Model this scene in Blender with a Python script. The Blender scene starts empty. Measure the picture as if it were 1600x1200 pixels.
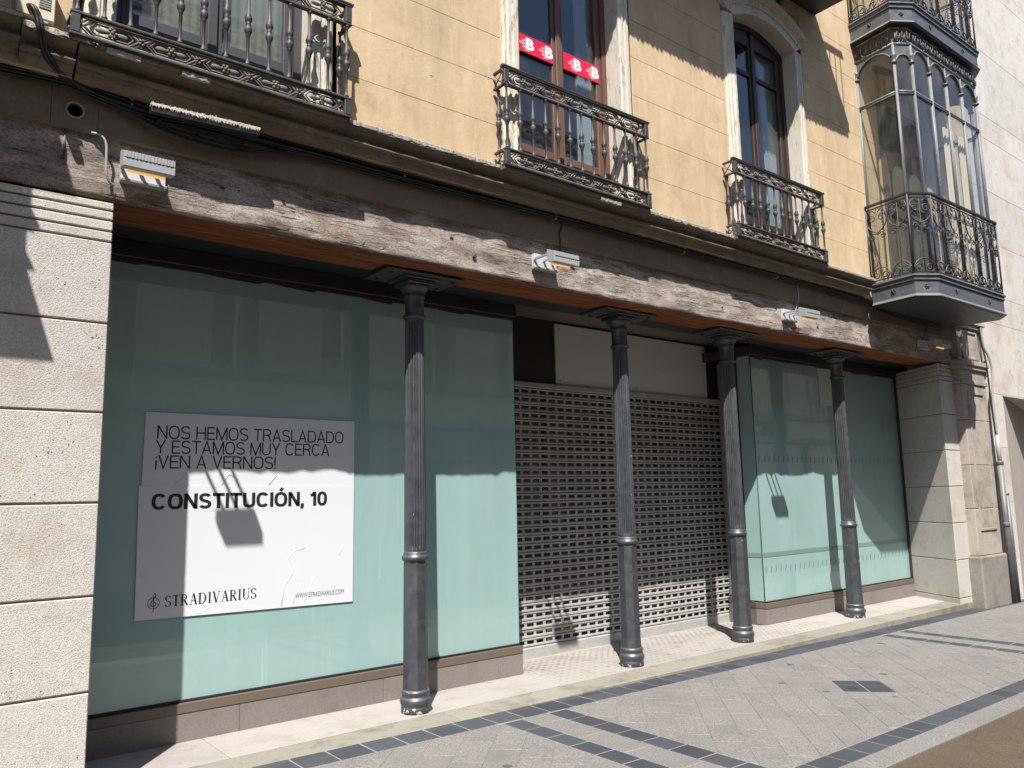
import bpy, bmesh, math, random
from mathutils import Vector, Matrix
R = math.radians
rnd = random.Random(7)
S = bpy.context.scene
COL = S.collection

# ------------------------------------------------------------------ camera, world, sun, exposure
def make_camera():
    f, yaw, pitch, roll = 1240.49, R(38.53525), R(8.01471), R(-1.19937)
    cy, sy, cp, sp = math.cos(yaw), math.sin(yaw), math.cos(pitch), math.sin(pitch)
    fw = Vector((sy*cp, cy*cp, sp)); rt = Vector((cy, -sy, 0)); up = rt.cross(fw)
    c, s = math.cos(roll), math.sin(roll)
    r2 = c*rt + s*up; u2 = -s*rt + c*up
    cam = bpy.data.cameras.new('camera'); o = bpy.data.objects.new('camera', cam); COL.objects.link(o)
    m = Matrix((r2, u2, -fw)).transposed().to_4x4(); m.translation = Vector((0, 0, 1.6))
    o.matrix_world = m
    cam.sensor_width = 36; cam.lens = f/1600*36; cam.clip_end = 500; cam.clip_start = .05
    S.camera = o
make_camera()

SUN = Vector((-.85, -1.0, 1.78)).normalized()          # direction towards the sun
W = bpy.data.worlds.new('World'); S.world = W; W.use_nodes = True
nt = W.node_tree; bg = nt.nodes['Background']
sky = nt.nodes.new('ShaderNodeTexSky'); sky.sky_type = 'NISHITA'; sky.sun_disc = False
sky.sun_elevation = math.asin(SUN.z); sky.sun_rotation = math.atan2(SUN.x, SUN.y)
sky.air_density = 1.0; sky.dust_density = .6; sky.ozone_density = 1.2
nt.links.new(sky.outputs[0], bg.inputs[0]); bg.inputs[1].default_value = .10
sl = bpy.data.lights.new('sun', 'SUN'); sl.energy = 4.6; sl.angle = R(.53); sl.color = (1, .965, .915)
so = bpy.data.objects.new('sun', sl); COL.objects.link(so)
so.rotation_euler = (-SUN).to_track_quat('-Z', 'Y').to_euler(); so.location = (-6, -8, 14)
vs = S.view_settings; vs.view_transform = 'Standard'; vs.look = 'None'; vs.gamma = 1; vs.exposure = 1.0
vs.use_curve_mapping = False

# ------------------------------------------------------------------ materials
MATS = {}
def new_mat(name):
    m = bpy.data.materials.new(name); m.use_nodes = True
    n = m.node_tree.nodes; b = n['Principled BSDF']
    return m, n, m.node_tree.links, b
def ramp(n, stops):
    r = n.new('ShaderNodeValToRGB'); e = r.color_ramp.elements
    while len(e) < len(stops): e.new(.5)
    for i, (p, c) in enumerate(stops):
        e[i].position = p; e[i].color = (*c, 1) if len(c) == 3 else c
    return r
def noise(n, l, vec, scale, detail=4, rough=.6, stretch=None, off=0):
    mp = n.new('ShaderNodeMapping'); mp.inputs['Scale'].default_value = stretch or (1, 1, 1)
    mp.inputs['Location'].default_value = (off, off*.7, off*1.3)
    l.new(vec, mp.inputs[0])
    t = n.new('ShaderNodeTexNoise'); t.inputs['Scale'].default_value = scale
    t.inputs['Detail'].default_value = detail; t.inputs['Roughness'].default_value = rough
    l.new(mp.outputs[0], t.inputs['Vector'])
    return t.outputs['Fac']
def mixc(n, l, fac, a, b, mode='MIX'):
    x = n.new('ShaderNodeMix'); x.data_type = 'RGBA'; x.blend_type = mode
    for sock, v in ((x.inputs[0], fac), (x.inputs[6], a), (x.inputs[7], b)):
        if hasattr(v, 'is_linked'): l.new(v, sock)
        elif isinstance(v, (int, float)): sock.default_value = v
        else: sock.default_value = (*v, 1)
    return x.outputs[2]
def math_n(n, l, op, a, b=0.0):
    x = n.new('ShaderNodeMath'); x.operation = op
    for sock, v in ((x.inputs[0], a), (x.inputs[1], b)):
        if hasattr(v, 'is_linked'): l.new(v, sock)
        else: sock.default_value = v
    return x.outputs[0]
def maprange(n, l, v, a, b, c=0.0, d=1.0):
    x = n.new('ShaderNodeMapRange'); l.new(v, x.inputs[0])
    for i, k in enumerate((a, b, c, d)): x.inputs[i+1].default_value = k
    return x.outputs[0]
def bump(n, l, h, strength, dist, prev=None):
    b = n.new('ShaderNodeBump'); b.inputs['Strength'].default_value = strength; b.inputs['Distance'].default_value = dist
    l.new(h, b.inputs['Height'])
    if prev is not None: l.new(prev, b.inputs['Normal'])
    return b.outputs[0]
def pos(n): return n.new('ShaderNodeNewGeometry').outputs['Position']

def mat_plain(name, col, rough=.6, metal=0, var=.12, scale=9, bumps=.15, spec=.5, coat=0, per=0):
    """plain coloured surface with broad and fine tonal variation and light relief"""
    m, n, l, b = new_mat(name); p = pos(n)
    f = noise(n, l, p, scale, 6, .65); g = noise(n, l, p, scale*.17, 3, .6, off=3)
    lo = tuple(c*(1-var*1.6) for c in col); hi = tuple(min(1, c*(1+var)) for c in col)
    c = mixc(n, l, f, lo, hi)
    c = mixc(n, l, maprange(n, l, g, .35, .65), c, mixc(n, l, .5, c, lo))
    if per:
        oi = n.new('ShaderNodeObjectInfo'); v = maprange(n, l, oi.outputs['Random'], 0, 1, 1-per, 1+per)
        cc = n.new('ShaderNodeCombineColor'); [l.new(v, cc.inputs[i]) for i in range(3)]
        c = mixc(n, l, 1.0, c, cc.outputs[0], 'MULTIPLY')
    l.new(c, b.inputs['Base Color'])
    b.inputs['Roughness'].default_value = rough; b.inputs['Metallic'].default_value = metal
    b.inputs['Specular IOR Level'].default_value = spec; b.inputs['Coat Weight'].default_value = coat
    if bumps: l.new(bump(n, l, noise(n, l, p, scale*14, 4, .7), bumps, .004), b.inputs['Normal'])
    MATS[name] = m; return m

def mat_stone(name, col, stain, pit=.5, pitscale=55, grain=260, rough=.9, per=.06, relief=.5, pitcut=.16, stainamt=.6, gc=.3, pale=None, spots=0):
    m, n, l, b = new_mat(name); p = pos(n)
    g = noise(n, l, p, grain, 3, .7); f = noise(n, l, p, 2.3, 6, .7); f2 = noise(n, l, p, 7, 5, .6, off=5)
    c = mixc(n, l, maprange(n, l, g, .25, .75), tuple(x*(1-gc) for x in col), tuple(min(1, x*(1+gc*.75)) for x in col))
    c = mixc(n, l, maprange(n, l, f, .5, .72, 0, stainamt), c, stain)
    c = mixc(n, l, maprange(n, l, f2, .55, .8, 0, stainamt*.55), c, tuple(x*.6 for x in stain))
    oi = n.new('ShaderNodeObjectInfo'); v = maprange(n, l, oi.outputs['Random'], 0, 1, 1-per, 1+per)
    cc = n.new('ShaderNodeCombineColor'); [l.new(v, cc.inputs[i]) for i in range(3)]
    c = mixc(n, l, 1.0, c, cc.outputs[0], 'MULTIPLY')
    if pale: c = mixc(n, l, maprange(n, l, noise(n, l, p, 3.7, 7, .78, off=33), .53, .70, 0, .6), c, pale)
    if spots:
        v2 = n.new('ShaderNodeTexVoronoi'); v2.inputs['Scale'].default_value = 4.2; l.new(p, v2.inputs['Vector'])
        s2 = n.new('ShaderNodeSeparateColor'); l.new(v2.outputs['Color'], s2.inputs[0])
        rad = math_n(n, l, 'MULTIPLY', math_n(n, l, 'POWER', s2.outputs[0], 3.0), .19)
        k2 = maprange(n, l, math_n(n, l, 'SUBTRACT', rad, v2.outputs['Distance']), 0, .015, 0, spots)
        c = mixc(n, l, k2, c, tuple(x*.35 for x in col))
    # pits gathered in loose patches
    mp = n.new('ShaderNodeMapping'); mp.inputs['Scale'].default_value = (1, 1, .8); l.new(p, mp.inputs[0])
    wob = n.new('ShaderNodeTexNoise'); wob.inputs['Scale'].default_value = 90; l.new(p, wob.inputs['Vector'])
    va = n.new('ShaderNodeVectorMath'); va.operation = 'MULTIPLY_ADD'; va.inputs[1].default_value = (.018,)*3
    l.new(wob.outputs['Color'], va.inputs[0]); l.new(mp.outputs[0], va.inputs[2])
    vo = n.new('ShaderNodeTexVoronoi'); vo.inputs['Scale'].default_value = pitscale; l.new(va.outputs[0], vo.inputs['Vector'])
    patch = maprange(n, l, noise(n, l, p, 4.5, 4, .75, off=9), .42, .72, .0, 1.0)
    sep = n.new('ShaderNodeSeparateColor'); l.new(vo.outputs['Color'], sep.inputs[0])
    size = math_n(n, l, 'MULTIPLY', math_n(n, l, 'MULTIPLY', sep.outputs[0], patch), pitcut*2.6)
    hole = math_n(n, l, 'SUBTRACT', size, vo.outputs['Distance'])
    hole = maprange(n, l, hole, 0, .1)
    c = mixc(n, l, math_n(n, l, 'MULTIPLY', hole, pit), c, tuple(x*.22 for x in col))
    l.new(c, b.inputs['Base Color']); b.inputs['Roughness'].default_value = rough
    b.inputs['Specular IOR Level'].default_value = .25
    nb = bump(n, l, noise(n, l, p, grain*.5, 5, .75), relief, .006)
    nb = bump(n, l, math_n(n, l, 'SUBTRACT', 1.0, hole), pit, .012, nb)
    l.new(nb, b.inputs['Normal'])
    MATS[name] = m; return m

def mat_stucco():
    m, n, l, b = new_mat('ochre_stucco'); p = pos(n)
    f = noise(n, l, p, 1.6, 6, .65); g = noise(n, l, p, 210, 3, .7); st = noise(n, l, p, 4, 6, .72, (1.6, 1.6, .5), 4)
    c = mixc(n, l, maprange(n, l, f, .3, .7), (.485, .362, .222), (.59, .45, .29))
    c = mixc(n, l, maprange(n, l, st, .5, .75, 0, .7), c, (.42, .30, .185))
    c = mixc(n, l, maprange(n, l, g, .5, .8, 0, .5), c, (.38, .27, .15))
    st3 = noise(n, l, p, 9, 6, .78, (1, 1, .16), 31)
    c = mixc(n, l, maprange(n, l, st3, .56, .72, 0, .45), c, (.68, .56, .40))
    st4 = noise(n, l, p, 2.6, 7, .8, off=44)
    c = mixc(n, l, maprange(n, l, st4, .53, .70, 0, .55), c, (.33, .235, .14))
    st5 = noise(n, l, p, 1.3, 7, .75, (1.4, 1, .22), 61)
    c = mixc(n, l, maprange(n, l, st5, .49, .68, 0, .6), c, (.36, .265, .165))
    sp = noise(n, l, p, 6.5, 3, .55, off=21)                # grey flaked spots
    ed = noise(n, l, p, 40, 3, .6, off=2)
    k = maprange(n, l, math_n(n, l, 'ADD', sp, math_n(n, l, 'MULTIPLY', ed, .06)), .755, .775)
    c = mixc(n, l, k, c, (.30, .29, .27))
    l.new(c, b.inputs['Base Color']); b.inputs['Roughness'].default_value = .93; b.inputs['Specular IOR Level'].default_value = .2
    h = math_n(n, l, 'SUBTRACT', math_n(n, l, 'ADD', noise(n, l, p, 130, 5, .75), math_n(n, l, 'MULTIPLY', noise(n, l, p, 9, 4, .6), 1.4)), k)
    l.new(bump(n, l, h, .5, .006), b.inputs['Normal'])
    MATS['ochre_stucco'] = m
mat_stucco()

def mat_flake():
    m, n, l, b = new_mat('surround_plaster'); p = pos(n)
    f = noise(n, l, p, 3, 6, .7); cr = noise(n, l, p, 34, 6, .8, (1, 1, .16), 8); g = noise(n, l, p, 120, 4, .7); pt = noise(n, l, p, 5, 5, .7, off=17)
    c = mixc(n, l, maprange(n, l, f, .3, .7), (.50, .445, .36), (.62, .57, .49))
    k = math_n(n, l, 'MULTIPLY', maprange(n, l, cr, .54, .62), maprange(n, l, pt, .36, .58, .1, 1))
    c = mixc(n, l, k, c, (.25, .19, .135))
    c = mixc(n, l, maprange(n, l, g, .55, .8, 0, .45), c, (.28, .23, .17))
    l.new(c, b.inputs['Base Color']); b.inputs['Roughness'].default_value = .9; b.inputs['Specular IOR Level'].default_value = .2
    l.new(bump(n, l, math_n(n, l, 'SUBTRACT', g, math_n(n, l, 'MULTIPLY', k, 1.5)), .5, .006), b.inputs['Normal'])
    MATS['surround_plaster'] = m
def mat_beam():
    m, n, l, b = new_mat('weathered_timber'); p = pos(n)
    f = noise(n, l, p, 4.5, 7, .75, (.6, 1, 1.2)); g = noise(n, l, p, 95, 6, .9, (.7, 1, 1)); gr = noise(n, l, p, 13, 7, .78, (.3, 1, 1.6), 6)
    c = mixc(n, l, maprange(n, l, f, .36, .6), (.33, .255, .205), (.60, .525, .465))
    c = mixc(n, l, maprange(n, l, gr, .53, .66, 0, .5), c, (.16, .10, .075))
    c = mixc(n, l, maprange(n, l, g, .52, .61, 0, .95), c, (.07, .045, .033))
    c = mixc(n, l, maprange(n, l, noise(n, l, p, 1.1, 5, .65, off=14), .5, .68, 0, .5), c, (.11, .062, .043))
    gl_ = noise(n, l, p, 7, 4, .6, (.09, 1, 2.2), 23)
    crk = maprange(n, l, math_n(n, l, 'ABSOLUTE', math_n(n, l, 'SUBTRACT', gl_, .5)), .0, .013, 1, 0)
    crk = math_n(n, l, 'MULTIPLY', crk, maprange(n, l, noise(n, l, p, 2.2, 3, .6, off=51), .45, .6))
    c = mixc(n, l, crk, c, (.03, .018, .013))
    # clean orange brown wood only on the planed underside
    geo = n.new('ShaderNodeNewGeometry'); sx = n.new('ShaderNodeSeparateXYZ'); l.new(geo.outputs['True Normal'], sx.inputs[0])
    und = maprange(n, l, sx.outputs[2], -.6, -.8)
    wg = noise(n, l, p, 30, 6, .7, (.06, 1, 1), 3)
    wood = ramp(n, [(.3, (.10, .032, .012)), (.52, (.30, .105, .035)), (.7, (.42, .165, .06))]); l.new(wg, wood.inputs[0])
    c = mixc(n, l, und, c, wood.outputs[0])
    l.new(c, b.inputs['Base Color']); b.inputs['Roughness'].default_value = .85; b.inputs['Specular IOR Level'].default_value = .3
    h = math_n(n, l, 'SUBTRACT', math_n(n, l, 'ADD', g, math_n(n, l, 'MULTIPLY', f, .8)), math_n(n, l, 'MULTIPLY', maprange(n, l, gr, .52, .68), .8))
    h = math_n(n, l, 'SUBTRACT', h, math_n(n, l, 'MULTIPLY', crk, 1.5))
    l.new(bump(n, l, h, .9, .02), b.inputs['Normal'])
    MATS['weathered_timber'] = m
mat_beam()

def mat_film():
    m, n, l, b = new_mat('frosted_green_glass'); p = pos(n)
    st = noise(n, l, p, 5.5, 5, .65, (1.0, 1, .05)); st2 = noise(n, l, p, 26, 4, .7, (1, 1, .03), 5); cl = noise(n, l, p, .9, 3, .5, off=2)
    c = mixc(n, l, maprange(n, l, cl, .3, .7), (.248, .365, .35), (.272, .415, .40))
    c = mixc(n, l, maprange(n, l, st, .42, .75, 0, .55), c, (.285, .44, .41))
    c = mixc(n, l, maprange(n, l, st2, .63, .70, 0, .45), c, (.36, .51, .48))
    dirt = noise(n, l, p, 3.1, 7, .78, (1.6, 1, .5), 41)
    c = mixc(n, l, maprange(n, l, dirt, .5, .72, 0, .3), c, (.23, .33, .31))
    l.new(c, b.inputs['Base Color']); b.inputs['Roughness'].default_value = .5; b.inputs['Specular IOR Level'].default_value = .1
    l.new(bump(n, l, noise(n, l, p, .8, 2, .4), .05, .05), b.inputs['Coat Normal'])
    b.inputs['Coat Weight'].default_value = 1; b.inputs['Coat IOR'].default_value = 1.8
    sm = noise(n, l, p, 2.6, 7, .75, (1, 1, .7), 19); l.new(maprange(n, l, sm, .4, .7, .006, .045), b.inputs['Coat Roughness'])
    MATS['frosted_green_glass'] = m
mat_film()

def mat_glass(name, tint=(.9, .92, .92), dirt=.04, wavy=.006, dirtcol=(.55, .53, .48)):
    """clear window glass: light goes straight through, surface mirrors by Fresnel, a little dust"""
    m, n, l, b = new_mat(name); p = pos(n); out = n['Material Output']; n.remove(b)
    tr = n.new('ShaderNodeBsdfTransparent'); tr.inputs[0].default_value = (*tint, 1)
    gl = n.new('ShaderNodeBsdfGlossy'); gl.inputs['Roughness'].default_value = .005
    df = n.new('ShaderNodeBsdfDiffuse'); df.inputs[0].default_value = (*dirtcol, 1)
    fr = n.new('ShaderNodeFresnel'); bf = n.new('ShaderNodeNewGeometry').outputs['Backfacing']
    l.new(math_n(n, l, 'SUBTRACT', 1.7, math_n(n, l, 'MULTIPLY', bf, 1.7-1/1.7)), fr.inputs[0])
    nb = bump(n, l, noise(n, l, p, 2.2, 2, .4), wavy*20, .02)
    l.new(nb, gl.inputs['Normal'])
    mx = n.new('ShaderNodeMixShader'); l.new(fr.outputs[0], mx.inputs[0]); l.new(tr.outputs[0], mx.inputs[1]); l.new(gl.outputs[0], mx.inputs[2])
    d = noise(n, l, p, 8, 5, .75, (1, 1, .3)); d2 = noise(n, l, p, 120, 2, .5)
    k = math_n(n, l, 'ADD', maprange(n, l, d, .4, .8, dirt*.4, dirt*2.2), maprange(n, l, d2, .78, .80, 0, max(0, dirt-.025)*6))
    m2 = n.new('ShaderNodeMixShader'); l.new(k, m2.inputs[0]); l.new(mx.outputs[0], m2.inputs[1]); l.new(df.outputs[0], m2.inputs[2])
    l.new(m2.outputs[0], out.inputs['Surface']); MATS[name] = m
mat_glass('window_glass', (.72, .76, .78), .02)
mat_glass('old_window_glass', (.90, .91, .89), .045, .01)

def mat_iron(name, col, rough, dust=(.22, .2, .17), amt=.5, spec=.5, chips=False):
    m, n, l, b = new_mat(name); p = pos(n)
    f = noise(n, l, p, 14, 6, .7); up = n.new('ShaderNodeNewGeometry'); sx = n.new('ShaderNodeSeparateXYZ'); l.new(up.outputs['Normal'], sx.inputs[0])
    c = mixc(n, l, maprange(n, l, f, .35, .7), tuple(x*.75 for x in col), tuple(x*1.35 for x in col))
    c = mixc(n, l, math_n(n, l, 'MULTIPLY', maprange(n, l, sx.outputs[2], .2, .8), amt), c, dust)
    g = noise(n, l, p, 90, 4, .7, off=4)
    c = mixc(n, l, maprange(n, l, g, .62, .75, 0, .35*amt), c, dust)
    rp = noise(n, l, p, 6, 7, .8, (1, 1, .4), 27)
    c = mixc(n, l, maprange(n, l, rp, .56, .70, 0, .55*amt), c, tuple(x*.8 for x in dust))
    if chips:
        pz = n.new('ShaderNodeSeparateXYZ'); l.new(p, pz.inputs[0])
        low = maprange(n, l, pz.outputs[2], .08, .0, -.12, .055)
        k = maprange(n, l, math_n(n, l, 'ADD', noise(n, l, p, 22, 4, .6, off=7), low), .60, .62)
        c = mixc(n, l, k, c, (.62, .6, .56))
        sc = maprange(n, l, noise(n, l, p, 55, 3, .6, off=12), .745, .755)
        c = mixc(n, l, sc, c, (.4, .38, .35))
    l.new(c, b.inputs['Base Color']); b.inputs['Specular IOR Level'].default_value = spec
    rr = maprange(n, l, f, .3, .7, rough-.07, rough+.1); l.new(rr, b.inputs['Roughness'])
    l.new(bump(n, l, noise(n, l, p, 60, 4, .7), .22, .004), b.inputs['Normal'])
    MATS[name] = m
mat_iron('painted_iron', (.028, .031, .038), .46, (.12, .115, .11), .5, 1.0, True)
mat_iron('black_iron', (.022, .023, .026), .45, (.20, .18, .15), .55)
mat_iron('grey_iron', (.085, .09, .098), .45, (.26, .25, .23), .7)
mat_iron('balcony_iron', (.038, .036, .036), .55, (.22, .19, .16), .7)
mat_iron('cast_iron_brown', (.075, .062, .052), .7, (.3, .26, .21), .8)

mat_stone('limestone', (.535, .502, .455), (.37, .29, .22), .9, 58, 190, stainamt=.6, relief=1.0, gc=.5, pitcut=.15, per=.05)
mat_stone('old_limestone', (.37, .325, .28), (.17, .13, .105), .8, 45, 110, stainamt=.9, relief=.8, gc=.35)
mat_stone('base_stone', (.25, .225, .20), (.12, .10, .085), .9, 60, 110, stainamt=.8, relief=.9, gc=.45)
mat_stone('pale_limestone', (.53, .49, .445), (.42, .33, .265), .95, 34, 110, relief=.4, stainamt=.85, gc=.25, pitcut=.2)
mat_stone('cornice_stone', (.165, .133, .098), (.075, .06, .046), .4, 70, 90, stainamt=.8, gc=.35, pale=(.26, .235, .19))
mat_stone('lit_dust', (.42, .39, .34), (.25, .21, .17), .6, 60, 120, stainamt=.6, gc=.5, relief=1.0)  # pale dust colour with the sunlit cornice edge put into it
mat_flake()
mat_stone('surround_plaster_old', (.48, .42, .335), (.25, .195, .14), .6, 50, 110, stainamt=.7, gc=.3)
mat_stone('fascia_plaster', (.18, .143, .10), (.135, .10, .07), .3, 30, 100, relief=.45, stainamt=.6, gc=.25, pale=(.27, .23, .17))
mat_stone('granite', (.203, .192, .176), (.145, .137, .128), .3, 70, 95, per=.045, relief=.35, stainamt=.7, gc=.62, spots=.8)
mat_stone('threshold_stone', (.27, .248, .205), (.13, .112, .085), .5, 50, 110, stainamt=.9, gc=.3)
mat_stone('platform_tile', (.34, .31, .288), (.25, .215, .185), .15, 80, 100, relief=.15, stainamt=.7, gc=.16, spots=.35)
mat_stone('plinth_tile', (.205, .178, .163), (.14, .12, .11), .1, 80, 60, relief=.12, rough=.6, stainamt=.6, gc=.2)
mat_stone('dark_paver', (.058, .064, .073), (.06, .061, .063), .15, 70, 110, per=.2, relief=.3, rough=.62, stainamt=.7, gc=.4, spots=.5)
mat_stone('opposite_render', (.66, .60, .51), (.38, .32, .25), .05, 40, 60, stainamt=.4)
mat_plain('joint_mortar', (.26, .248, .23), .95, var=.2, scale=30)
mat_plain('joint_backing', (.40, .29, .175), .95, var=.15)  # own ochre tone of the wall cores behind the joints
mat_stone('asphalt', (.10, .075, .05), (.06, .048, .036), .3, 60, 90, relief=.4, stainamt=.7, gc=.5, spots=.6, per=.01)
mat_plain('taupe_metal', (.125, .098, .076), .45, var=.06, bumps=.03)
mat_plain('brown_metal', (.030, .025, .021), .5, var=.1, bumps=.04)
mat_plain('navy_steel', (.014, .017, .022), .55, var=.2, bumps=.08)
mat_plain('rubber', (.012, .012, .013), .55, var=.1)
mat_plain('white_panel', (.62, .60, .585), .5, var=.03, bumps=.03)
mat_plain('poster_paper', (.60, .615, .64), .38, var=.015, scale=3, bumps=.02, spec=.4)
mat_plain('poster_ink', (.012, .012, .014), .5, var=.05, bumps=0)
mat_plain('pale_matt', (.50, .52, .49), .6, var=.04, bumps=.05)
mat_plain('red_vinyl', (.62, .008, .045), .35, var=.04, scale=3, bumps=.02)
mat_plain('white_vinyl', (.78, .78, .78), .4, var=.02, bumps=0)
mat_plain('galvanised', (.385, .378, .365), .55, metal=0, var=.24, scale=14, bumps=.08)
mat_plain('light_metal', (.31, .315, .32), .45, var=.08, bumps=.06)
mat_plain('tray_white', (.50, .505, .52), .5, var=.05, bumps=.05)
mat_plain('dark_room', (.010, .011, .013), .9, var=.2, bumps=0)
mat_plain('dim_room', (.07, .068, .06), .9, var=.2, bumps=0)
mat_plain('net_curtain', (.26, .275, .24), .9, var=.3, scale=2, bumps=0)
mat_plain('inner_glass', (.16, .15, .13), .3, var=.3, scale=2, bumps=0, coat=1)
mat_plain('curtain', (.70, .72, .72), .9, var=.06, bumps=.1)
mat_plain('brown_wood', (.155, .075, .05), .6, var=.3, scale=12, bumps=.4)
mat_plain('dark_wood', (.045, .028, .022), .55, var=.3, scale=12, bumps=.35)
mat_plain('grey_wood', (.058, .056, .062), .5, var=.2, scale=12, bumps=.3)
mat_plain('frieze', (.16, .13, .095), .8, var=.2)
mat_plain('spike_plastic', (.52, .47, .38), .6, var=.1, bumps=.1)
mat_plain('grey_plastic', (.30, .30, .29), .5, var=.1)
mat_plain('cream_box', (.60, .52, .38), .6, var=.08)
mat_plain('stripe_grey', (.16, .25, .23), .5, var=.05, bumps=0, coat=1)
mat_plain('film_mark', (.09, .17, .155), .5, var=.05, bumps=0)
mat_plain('cladding', (.36, .31, .27), .7, var=.12)
mat_plain('roof_tile', (.22, .10, .06), .9)
def mat_lamp():
    m, n, l, b = new_mat('lamp_glow')
    b.inputs['Base Color'].default_value = (.62, .52, .36, 1)
    b.inputs['Emission Color'].default_value = (1, .50, .12, 1); b.inputs['Emission Strength'].default_value = .4
    MATS['lamp_glow'] = m
mat_lamp()

# ------------------------------------------------------------------ mesh helpers
WORIG = {}
class MB:
    def __init__(s): s.v = []; s.f = []; s.sm = []
    def add(s, vs, fs, smooth=False):
        k = len(s.v); s.v += [tuple(v) for v in vs]; s.f += [tuple(i+k for i in f) for f in fs]; s.sm += [smooth]*len(fs); return s
    def box(s, x0, x1, y0, y1, z0, z1):
        return s.add([(x0,y0,z0),(x1,y0,z0),(x1,y1,z0),(x0,y1,z0),(x0,y0,z1),(x1,y0,z1),(x1,y1,z1),(x0,y1,z1)],
            [(3,2,1,0),(4,5,6,7),(0,1,5,4),(1,2,6,5),(2,3,7,6),(3,0,4,7)])
    def prism(s, poly, z0, z1):                       # plan polygon, counter-clockwise seen from above
        n = len(poly)
        return s.add([(x,y,z0) for x,y in poly]+[(x,y,z1) for x,y in poly],
            [tuple(range(n-1,-1,-1)), tuple(range(n,2*n))]+[(i,(i+1)%n,(i+1)%n+n,i+n) for i in range(n)])
    def extrude_x(s, prof, x0, x1, smooth=False):     # closed profile in (y, z)
        n = len(prof)
        return s.add([(x0,y,z) for y,z in prof]+[(x1,y,z) for y,z in prof],
            [tuple(range(n)), tuple(range(2*n-1,n-1,-1))]+[((i+1)%n,i,i+n,(i+1)%n+n) for i in range(n)], smooth)
    def extrude_y(s, prof, y0, y1):                   # closed profile in (x, z)
        n = len(prof)
        return s.add([(x,y0,z) for x,z in prof]+[(x,y1,z) for x,z in prof],
            [tuple(range(n-1,-1,-1)), tuple(range(n,2*n))]+[(i,(i+1)%n,(i+1)%n+n,i+n) for i in range(n)])
    def lathe(s, prof, cx, cy, n=16, flute=None, smooth=True):   # prof: (r, z) upwards
        vs = []
        for r, z in prof:
            for i in range(n):
                a = 2*math.pi*i/n; rr = flute(r, z, a) if flute else r
                vs.append((cx+rr*math.cos(a), cy+rr*math.sin(a), z))
        fs = [(j*n+i, j*n+(i+1)%n, (j+1)*n+(i+1)%n, (j+1)*n+i) for j in range(len(prof)-1) for i in range(n)]
        s.add(vs, fs, smooth)
        k = len(s.v)-len(vs)
        s.f += [tuple(k+i for i in range(n-1,-1,-1)), tuple(k+(len(prof)-1)*n+i for i in range(n))]; s.sm += [False, False]
        return s
    def tube(s, pts, r, n=6, closed=False, smooth=True):
        pts = [Vector(p) for p in pts]; m = len(pts); vs = []
        up0 = None
        for i, p in enumerate(pts):
            a = pts[(i-1) % m] if (closed or i > 0) else p; b = pts[(i+1) % m] if (closed or i < m-1) else p
            t = (b-a).normalized() if (b-a).length > 1e-9 else Vector((0,0,1))
            ref = up0 if up0 is not None else (Vector((0,0,1)) if abs(t.z) < .9 else Vector((0,1,0)))
            u = t.cross(ref)
            if u.length < 1e-4: u = t.cross(Vector((0,1,0)) if abs(t.y) < .9 else Vector((1,0,0)))
            u.normalize(); w = u.cross(t).normalized(); up0 = w
            rr = r[i] if isinstance(r, (list, tuple)) else r
            vs += [p+rr*(math.cos(2*math.pi*k/n)*u+math.sin(2*math.pi*k/n)*w) for k in range(n)]
        fs = []
        for i in range(m if closed else m-1):
            j = (i+1) % m
            fs += [(i*n+k, i*n+(k+1)%n, j*n+(k+1)%n, j*n+k) for k in range(n)]
        if not closed: fs += [tuple(range(n-1,-1,-1)), tuple((m-1)*n+k for k in range(n))]
        return s.add(vs, fs, smooth)
    def ball(s, c, r, n=8, m=5):
        rx, ry, rz = r if isinstance(r, (tuple, list)) else (r, r, r)
        vs = [(c[0], c[1], c[2]-rz)]
        for j in range(1, m):
            a = math.pi*j/m
            vs += [(c[0]+rx*math.sin(a)*math.cos(2*math.pi*i/n), c[1]+ry*math.sin(a)*math.sin(2*math.pi*i/n), c[2]-rz*math.cos(a)) for i in range(n)]
        vs.append((c[0], c[1], c[2]+rz)); L = len(vs)-1
        fs = [(0, 1+(i+1)%n, 1+i) for i in range(n)]
        for j in range(m-2): fs += [(1+j*n+i, 1+j*n+(i+1)%n, 1+(j+1)*n+(i+1)%n, 1+(j+1)*n+i) for i in range(n)]
        fs += [(1+(m-2)*n+i, 1+(m-2)*n+(i+1)%n, L) for i in range(n)]
        return s.add(vs, fs, True)
    def map(s, fn): s.v = [tuple(fn(*v)) for v in s.v]; return s
    def build(s, name, mat, parent=None, bevel=0, fix=True, seg=1):
        me = bpy.data.meshes.new(name)
        lo = [min(v[i] for v in s.v) for i in range(3)]; hi = [max(v[i] for v in s.v) for i in range(3)]
        c = Vector([(lo[i]+hi[i])/2 for i in range(3)])
        if parent is None: c.z = lo[2]
        me.from_pydata([Vector(v)-c for v in s.v], [], s.f)
        me.polygons.foreach_set('use_smooth', s.sm)
        if fix or bevel:
            bm = bmesh.new(); bm.from_mesh(me)
            if fix: bmesh.ops.recalc_face_normals(bm, faces=bm.faces)
            if bevel:
                es = [e for e in bm.edges if len(e.link_faces) == 2 and e.calc_face_angle(0) > .5]
                bmesh.ops.bevel(bm, geom=es, offset=bevel, segments=seg, affect='EDGES', profile=.6)
            bm.to_mesh(me); bm.free()
        me.materials.append(MATS[mat]); me.update()
        o = bpy.data.objects.new(name, me); COL.objects.link(o)
        put(o, c, parent); return o
def put(o, c, parent):
    WORIG[o.name] = Vector(c)
    if parent: o.parent = parent; o.location = Vector(c)-WORIG[parent.name]
    else: o.location = c
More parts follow.
